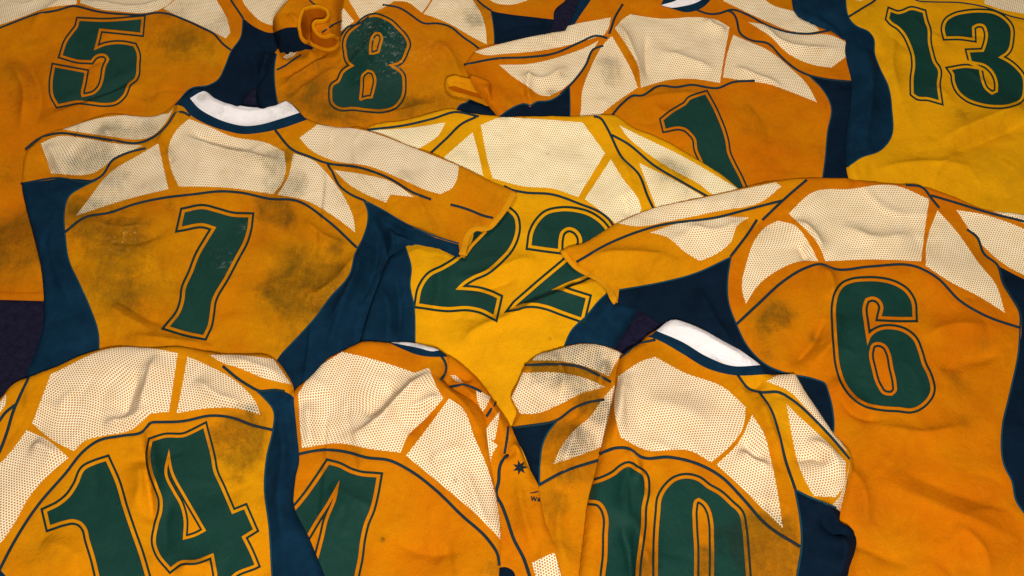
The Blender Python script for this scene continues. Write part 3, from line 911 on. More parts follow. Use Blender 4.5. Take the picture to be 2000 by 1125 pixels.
# ---- 22
S22 = piece('22', [(717, 251), (791, 235), (847, 222), (884, 214), (911, 221), (962, 228), (1022, 229), (1161, 228), (1202, 230), (1226, 246), (1287, 273), (1351, 307), (1410, 341), (1444, 369), (1440, 400), (1400, 440), (1320, 490), (1262, 560), (1244, 607), (1207, 671), (1180, 760), (1100, 930), (700, 930), (680, 800), (700, 680), (717, 616), (740, 551), (763, 500), (780, 470), (740, 400), (690, 340), (690, 280)],
    gold='yellow', mesh='mesh_y', seed=6, rnd=9, amp=.0020, ang=8, gap=.016, base_col=(.0, .05), panels=[
    ('navy', 'side_panel', [(770, 440), (791, 482), (796, 496), (803, 524), (800, 556), (808, 597), (810, 671), (815, 760), (670, 800), (690, 680), (710, 610), (735, 545), (757, 495)]),
    ('navy', 'side_panel', [(1215, 560), (1190, 570), (1170, 588), (1147, 616), (1115, 648), (1101, 681), (1090, 760), (1200, 780), (1260, 610), (1270, 555)]),
    ('gold', 'sleeve', [(680, 260), (717, 245), (791, 232), (884, 210), (925, 226), (930, 229), (902, 242), (874, 269), (840, 301), (800, 340), (720, 400), (670, 330)]),
    ('gold', 'sleeve', [(1167, 226), (1184, 247), (1195, 267), (1214, 307), (1248, 341), (1265, 384), (1276, 407), (1290, 500), (1460, 420), (1460, 360), (1340, 290), (1226, 236)]),
    ('mesh', 'mesh_panel', [(939, 244), (976, 230), (1022, 231), (1138, 239), (1182, 299), (1129, 385), (1082, 369), (1022, 364), (962, 348), (953, 316)]),
    ('mesh', 'mesh_panel', [(923, 258), (932, 290), (944, 343), (905, 330), (865, 309)]),
    ('mesh', 'mesh_panel', [(870, 239), (858, 262), (837, 279), (814, 292), (763, 285), (700, 275), (722, 254), (800, 250)]),
    ('mesh', 'mesh_panel', [(1193, 311), (1216, 348), (1249, 394), (1253, 410), (1240, 430), (1207, 440), (1175, 413), (1142, 389)]),
    ('mesh', 'mesh_panel', [(1210, 245), (1244, 262), (1329, 303), (1442, 369), (1430, 385), (1402, 384), (1363, 358), (1308, 328), (1252, 290), (1223, 264)]),
    ('mesh', 'mesh_panel', [(1248, 318), (1287, 337), (1329, 358), (1380, 388), (1350, 420), (1287, 420), (1270, 375)])],
    pipes=[('pipe', 5.5, [(717, 254), (791, 245), (847, 232), (893, 219), (915, 223), (935, 228)]), ('pipe', 5.5, [(835, 305), (874, 269), (902, 242), (930, 229)]),
           ('pipe', 5.5, [(985, 364), (994, 369), (1022, 376), (1078, 380), (1133, 399), (1175, 417), (1193, 433), (1200, 445)]),
           ('pipe', 5.5, [(1160, 228), (1170, 229), (1184, 247), (1195, 269), (1214, 307), (1248, 341), (1265, 384), (1276, 407)]), ('pipe', 5.5, [(1195, 264), (1223, 279), (1278, 324), (1329, 354), (1385, 386)]),
           ('teal', 3.5, [(791, 482), (796, 496), (803, 524), (800, 556), (808, 597), (810, 671)]), ('teal', 3.5, [(1190, 570), (1170, 588), (1147, 616), (1115, 648), (1101, 681)])],
    digits=[([(992, 413.5), (1003, 424), (1007, 440), (1003, 465.5), (994, 484), (975.6, 505), (948, 528), (922.5, 539.5), (904, 551), (889, 566), (938.7, 570.7), (957, 576.4), (971, 583), (964, 614.6), (943, 604), (915.6, 598), (874, 599.5), (818.5, 592.6), (824, 565), (839, 541.8), (869, 525.6), (897, 507), (915, 485), (925, 455), (918, 432), (895, 440), (885, 462), (850, 455), (862, 425), (890, 405), (930, 395), (965, 398)], [], MIDD),
            ([(1038, 479), (1041.5, 456), (1052, 435.5), (1068, 420), (1093.5, 413.5), (1123.5, 414.7), (1153.6, 424), (1179, 444.7), (1190, 465), (1193, 490), (1178, 515), (1139.7, 539.5), (1107, 552), (1075, 567), (1089, 566), (1112, 573), (1144, 583), (1135, 620), (1100, 607.6), (1068, 596), (1045, 591.5), (1022, 592.6), (1005.7, 598.4), (1031, 576.4), (1052, 558), (1077, 537), (1107, 511.7), (1125, 495), (1137, 474.7), (1134, 458.6), (1123.5, 447), (1109.7, 443.5), (1096, 451.6), (1091, 468), (1090, 486), (1066, 483)], [], MIDD)],
    folds=[(-7, 11, .8, [(985, 612), (1040, 580), (1100, 556), (1160, 528)]), (9, 15, 1, [(960, 640), (1030, 608), (1100, 580), (1180, 548)]), (-5, 13, 1, [(860, 690), (910, 720), (960, 760)]), (6, 18, 1, [(900, 670), (950, 640), (1000, 625)]), (6, 16, 1, [(880, 545), (930, 545), (1000, 520), (1050, 500)]), (-4, 10, 1, [(890, 560), (950, 560), (1020, 535)]),
           (5, 18, 1, [(1200, 300), (1225, 350), (1240, 410)]), (-3, 8, 1, [(1215, 380), (1225, 400), (1222, 425)]), (5, 22, 1, [(850, 500), (860, 560), (840, 640)]), (6, 14, 1, [(745, 560), (760, 610), (755, 680)]), (-5, 9, 1, [(770, 520), (780, 600), (775, 670)]), (5, 16, 1, [(1150, 640), (1185, 610), (1200, 580)])],
    stains=[(0, 1300, 318, 26, .75), (0, 1330, 340, 28, .8), (0, 1290, 350, 22, .6), (0, 1340, 380, 26, .45), (0, 1070, 300, 4, 1.0), (0, 1024, 231, 4, .9), (0, 1036, 559, 4, .9), (0, 1074, 662, 4, .9), (0, 1000, 590, 60, .12), (0, 960, 770, 50, .25), (0, 805, 500, 20, .3)])

# ---- 7
S7 = piece('7', [(42, 359), (44, 330), (50, 300), (65, 285), (90, 264), (139, 247), (209, 226), (319, 221), (342, 206), (360, 190), (382, 175), (400, 178), (423, 195), (455, 207), (484, 213), (517, 214), (541, 207), (560, 197), (578, 210), (598, 232), (620, 241), (712, 253), (810, 288), (896, 322), (957, 353), (1006, 374), (994, 399), (967, 436), (948, 454), (930, 451), (916, 464), (908, 503), (895, 502), (856, 486), (810, 480), (791, 484), (763, 500), (740, 551), (717, 616), (703, 669), (700, 700), (640, 780), (560, 810), (300, 830), (50, 810), (55, 720), (65, 698), (82, 648), (85, 583), (80, 524), (65, 459), (50, 404)],
    gold='gold', mesh='mesh_d', seed=7, rnd=10, amp=.0022, ang=10, gap=.016, base_col=(.16, .42), panels=[
    ('gold', 'sleeve', [(30, 359), (40, 300), (139, 240), (319, 215), (345, 204), (349, 217), (329, 242), (309, 272), (299, 289), (249, 301), (219, 316), (199, 345), (150, 358), (125, 351)]),
    ('gold', 'sleeve', [(598, 230), (712, 246), (810, 280), (1015, 368), (990, 420), (940, 470), (915, 510), (893, 490), (850, 462), (780, 430), (712, 394), (685, 381), (662, 363), (648, 335), (634, 318), (573, 294), (560, 278), (545, 254)]),
    ('navy', 'side_panel', [(30, 360), (42, 359), (125, 349), (189, 352), (164, 364), (134, 384), (125, 419), (127, 459), (134, 509), (154, 553), (174, 598), (192, 653), (192, 720), (195, 840), (30, 840), (40, 650), (40, 450)]),
    ('navy', 'side_panel', [(712, 394), (719, 412), (719, 431), (708, 468), (694, 496), (685, 533), (643, 584), (620, 616), (583, 658), (550, 690), (500, 840), (660, 800), (720, 700), (800, 500), (900, 510), (896, 478), (850, 464), (790, 436), (750, 412)]),
    ('mesh', 'mesh_panel', [(120, 252), (199, 230), (329, 222), (339, 212), (319, 245), (294, 267), (269, 272), (219, 267), (149, 257)]),
    ('mesh', 'mesh_panel', [(80, 280), (110, 267), (164, 270), (224, 280), (279, 284), (219, 314), (184, 337), (100, 339), (90, 309)]),
    ('mesh', 'mesh_panel', [(309, 280), (320, 330), (329, 369), (249, 389), (149, 421), (169, 394), (219, 334), (269, 304)]),
    ('mesh', 'mesh_panel', [(369, 232), (408, 247), (448, 265), (528, 282), (555, 297), (558, 334), (548, 362), (533, 379), (448, 367), (349, 364), (334, 329), (329, 290), (344, 255)]),
    ('mesh', 'mesh_panel', [(573, 299), (613, 314), (647, 349), (677, 394), (690, 425), (694, 454), (647, 419), (598, 392), (542, 380), (563, 344)]),
    ('mesh', 'mesh_panel', [(620, 243), (712, 255), (810, 290), (896, 324), (893, 348), (884, 366), (860, 379), (837, 373), (791, 353), (722, 325), (643, 311), (606, 292), (585, 269)]),
    ('mesh', 'mesh_panel', [(652, 332), (712, 341), (759, 353), (810, 385), (763, 380), (754, 396), (712, 378), (680, 359)]),
    ('navy', 'collar', [(338, 206), (367, 180), (385, 168), (450, 190), (520, 200), (562, 188), (585, 212), (602, 233), (545, 252), (504, 260), (474, 262), (443, 256), (402, 242), (370, 223), (355, 207)]),
    ('white', 'collar>collar_band', [(394, 179), (371, 192), (388, 211), (414, 227), (447, 240), (480, 246), (504, 244), (545, 233), (585, 220), (570, 204), (559, 192), (541, 204), (517, 209), (484, 209), (455, 202), (423, 189), (402, 177)])],
    pipes=[('pipe', 5.5, [(50, 292), (75, 272), (110, 261), (164, 266), (224, 275), (269, 280), (309, 262), (329, 242), (345, 220), (356, 218), (371, 227)]),
           ('pipe', 5, [(42, 359), (125, 349), (160, 357), (199, 344), (219, 314), (249, 299), (285, 290)]),
           ('pipe', 5.5, [(127, 454), (164, 426), (214, 416), (264, 399), (319, 387), (378, 380), (433, 374), (473, 377), (528, 389), (578, 392), (637, 429), (697, 484)]),
           ('pipe', 5.5, [(538, 255), (573, 294), (604, 306), (634, 318), (699, 327), (759, 348), (810, 378), (842, 390)]), ('pipe', 5.5, [(880, 400), (893, 403), (921, 412), (945, 422), (963, 426)]),
           ('white', 1.6, [(380, 199), (400, 214), (447, 231), (484, 238), (530, 230), (580, 214)]), ('pipe', 5, [(640, 322), (648, 334), (662, 362), (685, 380), (712, 392)]),
           ('teal', 3.5, [(189, 352), (164, 364), (134, 384), (125, 419), (127, 459), (134, 509), (154, 553), (174, 598), (192, 653), (192, 700)]),
           ('teal', 3.5, [(712, 394), (719, 412), (719, 431), (708, 468), (694, 496), (685, 533), (643, 584), (620, 616), (583, 658), (552, 690)]), ('teal', 3.5, [(712, 392), (750, 412), (790, 436), (850, 462), (896, 476)])],
    digits=[([(361, 415), (397, 409), (422, 415), (454, 423.6), (485.5, 425), (483, 445), (477, 467), (459, 502), (439.5, 539), (413, 589), (409.6, 614), (406, 634), (397, 654), (365, 647.6), (332, 637.7), (352, 611.5), (361, 581.7), (362, 569), (377, 532), (389.6, 499.5), (407, 469.6), (423, 443.5), (397, 436), (355, 442)], [], MIDD)],
    folds=[(9, 12, .8, [(350, 262), (390, 285), (450, 305), (555, 318)]), (-6, 10, 1, [(370, 255), (430, 278), (500, 290)]), (5, 16, 1, [(200, 590), (240, 620), (300, 650)]), (-5, 12, 1, [(215, 575), (260, 600), (330, 640)]), (6, 16, 1, [(240, 660), (330, 670), (420, 680)]), (6, 14, 1, [(580, 600), (650, 560), (700, 500)]), (8, 13, 1, [(712, 470), (690, 560), (640, 640)]), (-7, 11, 1, [(735, 440), (735, 500), (700, 600)]), (8, 9, 1, [(730, 415), (770, 440), (830, 465), (890, 485)]), (-7, 6, 1, [(745, 436), (790, 455), (860, 478)]), (5, 5, 1, [(735, 425), (765, 462), (770, 500)]), (-5, 5, 1, [(728, 430), (750, 470), (752, 520)]), (5, 5, 1, [(760, 452), (800, 462), (850, 470)]), (6, 10, 1, [(700, 520), (672, 600), (640, 680)]), (4, 6, 1, [(760, 475), (790, 480), (812, 478)]), (6, 8, 1, [(750, 455), (790, 472), (830, 476)]),
           (5, 12, 1, [(90, 280), (110, 310), (120, 345)]), (-5, 8, 1, [(80, 300), (95, 330), (120, 348)]), (5, 12, 1, [(200, 245), (230, 290), (240, 305)]), (-5, 10, 1, [(290, 275), (320, 290), (335, 320)]), (7, 10, 1, [(350, 195), (350, 230), (330, 260), (300, 285)]), (3, 8, 1, [(385, 186), (430, 208), (484, 221), (555, 208)]), (3, 6, 1, [(375, 216), (420, 238), (480, 252), (580, 230)]), (4, 14, 1, [(780, 330), (820, 400), (840, 450)]), (5, 12, 1, [(160, 430), (230, 450), (300, 440)]), (-4, 10, 1, [(170, 450), (250, 470), (330, 450)]), (4, 12, 1, [(100, 420), (110, 520), (150, 620)]), (5, 10, 1, [(590, 430), (640, 470), (680, 480)])],
    stains=[(0, 530, 410, 34, 1.0), (0, 555, 425, 26, .9), (0, 635, 580, 26, 1.0), (0, 560, 580, 40, .75), (0, 540, 560, 40, .5), (0, 610, 540, 40, .6), (0, 655, 530, 30, .8), (0, 660, 480, 20, .8), (0, 590, 500, 40, .4), (0, 210, 440, 60, .6), (0, 160, 440, 40, .6), (0, 250, 470, 40, .4), (0, 250, 590, 40, .45), (0, 200, 550, 40, .3), (1, 210, 540, 80, .8), (1, 560, 650, 70, .6), (1, 640, 540, 60, .6), (2, 250, 460, 30, .8), (2, 220, 480, 40, .4), (2, 440, 505, 22, .7), (2, 484, 448, 14, .8), (0, 535, 310, 28, .9), (0, 550, 370, 40, .6), (0, 470, 320, 40, .3), (0, 215, 250, 30, .8), (0, 185, 310, 50, .5), (0, 290, 250, 30, .5), (0, 560, 300, 20, .8), (0, 230, 350, 60, .4), (0, 150, 400, 30, .8), (0, 180, 300, 30, .5), (0, 275, 275, 30, .6), (0, 330, 300, 20, .5), (0, 580, 350, 26, .6), (0, 560, 690, 50, .5), (0, 850, 440, 26, .4), (0, 920, 430, 20, .4), (0, 300, 560, 90, .30), (0, 560, 520, 90, .40), (0, 220, 500, 90, .35), (0, 620, 600, 60, .5), (0, 395, 190, 18, .8), (0, 430, 212, 22, .5), (0, 560, 210, 20, .55), (0, 490, 230, 26, .3), (1, 320, 500, 60, .5), (0, 330, 400, 60, .3), (0, 120, 330, 40, .4), (0, 340, 230, 30, .4), (0, 690, 380, 40, .35)])
band('7', 'cuff', [(1004, 376), (993, 398), (970, 430), (951, 448), (938, 447), (924, 449), (913, 461), (908, 480), (902, 500)], S7, 7.0, 1.3, .0030, 'rim')
band('7', 'cuff', [(949, 452), (936, 466), (922, 480), (908, 500)], S7, 3.6, 1.8, .0015, 'rim')

# ---- 6
S6 = piece('6', [(1098, 491), (1101, 487), (1135, 477), (1163, 461), (1205, 435), (1265, 409), (1357, 388), (1515, 354), (1542, 350), (1635, 348), (1727, 357), (1787, 362), (1838, 375), (1926, 408), (2000, 419), (2100, 440), (2160, 600), (2190, 900), (2120, 1350), (1500, 1350), (1480, 1200), (1480, 950), (1450, 800), (1380, 720), (1300, 640), (1250, 606), (1209, 592), (1196, 588), (1182, 556), (1149, 535), (1126, 523)],
    gold='gold', mesh='mesh', seed=8, rnd=16, amp=.0022, ang=4, gap=.016, base_col=(.05, .0), panels=[
    ('amber', 'sleeve', [(1090, 491), (1163, 455), (1205, 428), (1265, 400), (1515, 348), (1575, 350), (1542, 380), (1519, 401), (1487, 431), (1459, 459), (1427, 502), (1357, 535), (1288, 553), (1209, 567), (1212, 596), (1190, 592), (1120, 530)]),
    ('gold', 'sleeve', [(1801, 360), (1820, 389), (1834, 406), (1860, 425), (1889, 449), (1908, 463), (1921, 496), (1949, 519), (1958, 551), (2050, 600), (2180, 640), (2120, 420), (1926, 400)]),
    ('navy_shade', 'side_panel', [(1209, 568), (1288, 553), (1357, 535), (1427, 503), (1421, 542), (1422, 588), (1438, 634), (1459, 676), (1496, 713), (1542, 731), (1580, 738), (1612, 748), (1625, 796), (1628, 836), (1615, 900), (1570, 1000), (1470, 1000), (1440, 810), (1370, 722), (1290, 644), (1205, 600)]),
    ('navy_shade', 'side_panel', [(1949, 519), (1958, 551), (1991, 607), (1995, 640), (1989, 690), (1972, 771), (1957, 841), (1962, 911), (1977, 941), (1984, 977), (2000, 1002), (2060, 1060), (2120, 1350), (2230, 1300), (2220, 700), (2100, 580), (2000, 545)]),
    ('mesh', 'mesh_panel', [(1207, 436), (1265, 411), (1357, 390), (1515, 356), (1526, 364), (1491, 392), (1404, 412), (1311, 431), (1242, 442)]),
    ('mesh', 'mesh_panel', [(1270, 454), (1325, 436), (1404, 424), (1464, 424), (1441, 440), (1427, 473), (1399, 496), (1367, 510), (1339, 493), (1302, 463)]),
    ('mesh', 'mesh_panel', [(1519, 431), (1552, 440), (1579, 473), (1598, 510), (1565, 510), (1519, 528), (1482, 556), (1457, 593), (1450, 570), (1459, 510), (1478, 463), (1496, 443)]),
    ('mesh', 'mesh_panel', [(1540, 417), (1589, 375), (1658, 369), (1746, 362), (1815, 389), (1808, 436), (1799, 510), (1718, 507), (1612, 510), (1598, 477), (1570, 445)]),
    ('mesh', 'mesh_panel', [(1831, 410), (1866, 449), (1912, 514), (1945, 556), (1963, 611), (1912, 579), (1857, 551), (1808, 519), (1810, 473)]),
    ('mesh', 'mesh_panel', [(1868, 410), (1912, 417), (2000, 447), (2080, 490), (2120, 560), (2060, 560), (2000, 537), (1972, 523), (1931, 491), (1894, 449)]),
    ('mesh', 'mesh_panel', [(1930, 409), (2000, 420), (2080, 438), (2100, 470), (2040, 452), (1980, 428)])],
    pipes=[('pipe', 5.5, [(1575, 352), (1542, 380), (1519, 401), (1489, 430)]), ('pipe', 5.5, [(1478, 430), (1459, 459), (1440, 484), (1427, 501)]), ('pipe', 5.5, [(1126, 512), (1196, 473), (1279, 443), (1404, 424), (1473, 406), (1528, 392)]),
           ('pipe', 5.5, [(1438, 634), (1482, 593), (1528, 551), (1575, 523), (1602, 516), (1630, 526), (1699, 521), (1792, 522), (1829, 542), (1875, 588), (1931, 620), (1993, 641)]),
           ('pipe', 5.5, [(1769, 362), (1801, 366), (1820, 389), (1834, 406)]), ('pipe', 5.5, [(1818, 382), (1866, 396), (1935, 417), (2000, 433), (2080, 462)]), ('pipe', 5.5, [(1889, 449), (1908, 463), (1921, 496), (1949, 519), (1958, 551), (1978, 585), (1991, 607), (1995, 634)]),
           ('teal', 3.5, [(1209, 567), (1288, 553), (1357, 535), (1427, 503)]), ('teal', 3.5, [(1427, 503), (1421, 542), (1422, 588), (1438, 634), (1459, 676), (1496, 713), (1542, 731), (1580, 738), (1612, 748), (1625, 796), (1628, 836), (1622, 870)]),
           ('teal', 3.5, [(1993, 620), (1989, 690), (1972, 771), (1957, 841), (1962, 911), (1977, 941), (1984, 977), (2000, 1002), (2060, 1060)])],
    digits=[([(1664, 553), (1690, 550), (1716, 550.6), (1747, 558), (1767.5, 571), (1779, 589), (1782, 619), (1754.6, 619), (1722, 617.6), (1725, 597), (1716, 583), (1703, 579), (1690, 583), (1685, 597), (1687.6, 633), (1694, 675.6), (1703, 656), (1718.5, 646), (1744, 644), (1767.5, 651), (1783, 664), (1793, 687), (1801, 713), (1811, 733.6), (1816, 767), (1806, 782.5), (1783, 796.7), (1754.6, 795), (1723.7, 793), (1690, 785), (1669.6, 771), (1651.5, 746.5), (1641, 715.5), (1636, 671.7), (1633.5, 633), (1633.5, 594.4), (1638.6, 574), (1649, 559.6)],
             [[(1698, 684.6), (1703, 671.7), (1713, 668), (1729, 673), (1739, 690), (1744, 715.5), (1751, 749), (1751, 764.5), (1742, 773.5), (1726, 771), (1713, 754), (1703, 723)]], MIDD)],
    folds=[(-7, 10, 1, [(1612, 620), (1590, 665), (1545, 715)]), (6, 14, 1, [(1640, 610), (1625, 670), (1580, 720)]), (6, 12, 1, [(1600, 520), (1620, 545), (1625, 590)]), (6, 12, 1, [(1625, 735), (1650, 775), (1710, 805)]), (-5, 9, 1, [(1640, 760), (1665, 800), (1720, 822)]), (4, 24, 1, [(1720, 940), (1830, 990), (2000, 1060)]), (-3, 22, 1, [(1740, 905), (1850, 955), (1990, 1000)]), (5, 16, 1, [(1640, 900), (1680, 950), (1690, 1050)]), (5, 20, 1, [(1800, 660), (1860, 640), (1930, 640)]), (-5, 14, 1, [(1830, 720), (1900, 700), (1960, 690)]), (5, 16, 1, [(1700, 830), (1800, 850), (1900, 830)]),
           (8, 14, 1, [(1545, 430), (1585, 462), (1608, 505)]), (-6, 10, 1, [(1560, 470), (1570, 490), (1580, 510)]), (6, 22, 1, [(1640, 440), (1700, 470), (1790, 460)]), (5, 14, 1, [(1330, 440), (1400, 455), (1460, 430)]), (6, 16, 1, [(1150, 500), (1240, 500), (1330, 510)]), (5, 12, 1, [(1360, 560), (1390, 620), (1440, 690)]), (-5, 14, 1, [(1580, 1020), (1680, 1060), (1780, 1110)]), (4, 12, 1, [(1860, 1020), (1920, 1080), (1930, 1130)])],
    stains=[(0, 1515, 605, 34, .85), (0, 1500, 640, 34, .85), (0, 1530, 620, 20, .6), (0, 1495, 690, 20, .6), (0, 1588, 663, 11, .9), (0, 1925, 670, 16, .5), (0, 1870, 735, 24, .45), (0, 1880, 820, 16, .4), (0, 1490, 450, 20, .4), (0, 1300, 520, 50, .25), (1, 1200, 520, 50, .6), (1, 1430, 470, 40, .4), (0, 1700, 1010, 50, .2), (0, 1850, 760, 60, .15)])
band('6', 'cuff', [(1099, 490), (1112, 508), (1126, 523), (1149, 536), (1178, 552), (1192, 570), (1198, 586), (1203, 592)], S6, 7.2, 1.3, .0030, 'rim')

# ---- 10: left shoulder underneath, then the back folded over it
S = piece('10', [(1039, 700), (1077, 684), (1133, 671), (1165, 672), (1214, 689), (1260, 730), (1260, 900), (1220, 1150), (1200, 1260), (1060, 1260), (1045, 1100), (1040, 1000), (1042, 945), (1025, 889), (1000, 836), (1009, 805), (997, 775), (1011, 745), (1025, 714)],
    gold='gold', mesh='mesh_l', seed=9, rnd=6, amp=.002, ang=18, gap=.017, base_col=(.26, .35), panels=[
    ('gold', 'sleeve', [(990, 834), (1000, 760), (1030, 700), (1133, 660), (1230, 690), (1200, 760), (1175, 782), (1123, 796), (1086, 824), (1040, 832)]),
    ('navy_shade', 'sleeve_gusset', [(995, 838), (1040, 831), (1086, 824), (1070, 844), (1060, 866), (1054, 908), (1053, 962), (1030, 960), (1010, 880)]),
    ('mesh', 'mesh_panel', [(1046, 696), (1077, 686), (1137, 672), (1165, 673), (1214, 689), (1189, 735), (1147, 717), (1091, 705), (1039, 704)]),
    ('mesh', 'mesh_panel', [(1021, 728), (1091, 728), (1147, 740), (1182, 756), (1137, 768), (1091, 791), (1044, 808), (1016, 808), (999, 777)]),
    ('mesh', 'mesh_panel', [(1215, 735), (1203, 749), (1175, 782), (1156, 810), (1119, 843), (1095, 875), (1081, 906), (1133, 889), (1179, 871), (1230, 850)])],
    pipes=[('pipe', 5.5, [(1026, 714), (1081, 712), (1133, 717), (1165, 731), (1192, 746)]), ('pipe', 5, [(1000, 836), (1040, 831), (1086, 822), (1123, 796), (1150, 786), (1180, 781)]), ('pipe', 5.5, [(1054, 947), (1100, 922), (1170, 899), (1200, 890)]), ('teal', 3.5, [(1086, 824), (1070, 844), (1060, 866), (1054, 908), (1053, 950)])],
    folds=[(7, 14, 1, [(1060, 690), (1100, 735), (1090, 790)]), (-5, 10, 1, [(1170, 740), (1140, 790), (1100, 830)]), (6, 12, 1, [(1130, 830), (1110, 890), (1095, 960)]), (5, 14, 1, [(1100, 960), (1090, 1040), (1110, 1120)]), (6, 10, 1, [(1185, 700), (1175, 740), (1150, 790)])],
    stains=[(0, 1110, 712, 40, .9), (0, 1060, 712, 30, .9), (0, 1160, 725, 30, .9), (0, 1120, 690, 40, .6), (0, 1140, 855, 22, .8), (0, 1130, 870, 16, .7), (0, 1090, 840, 40, .6), (0, 1150, 790, 30, .7), (0, 1080, 1000, 40, .35), (0, 1120, 930, 40, .4), (0, 1170, 800, 24, .7)])
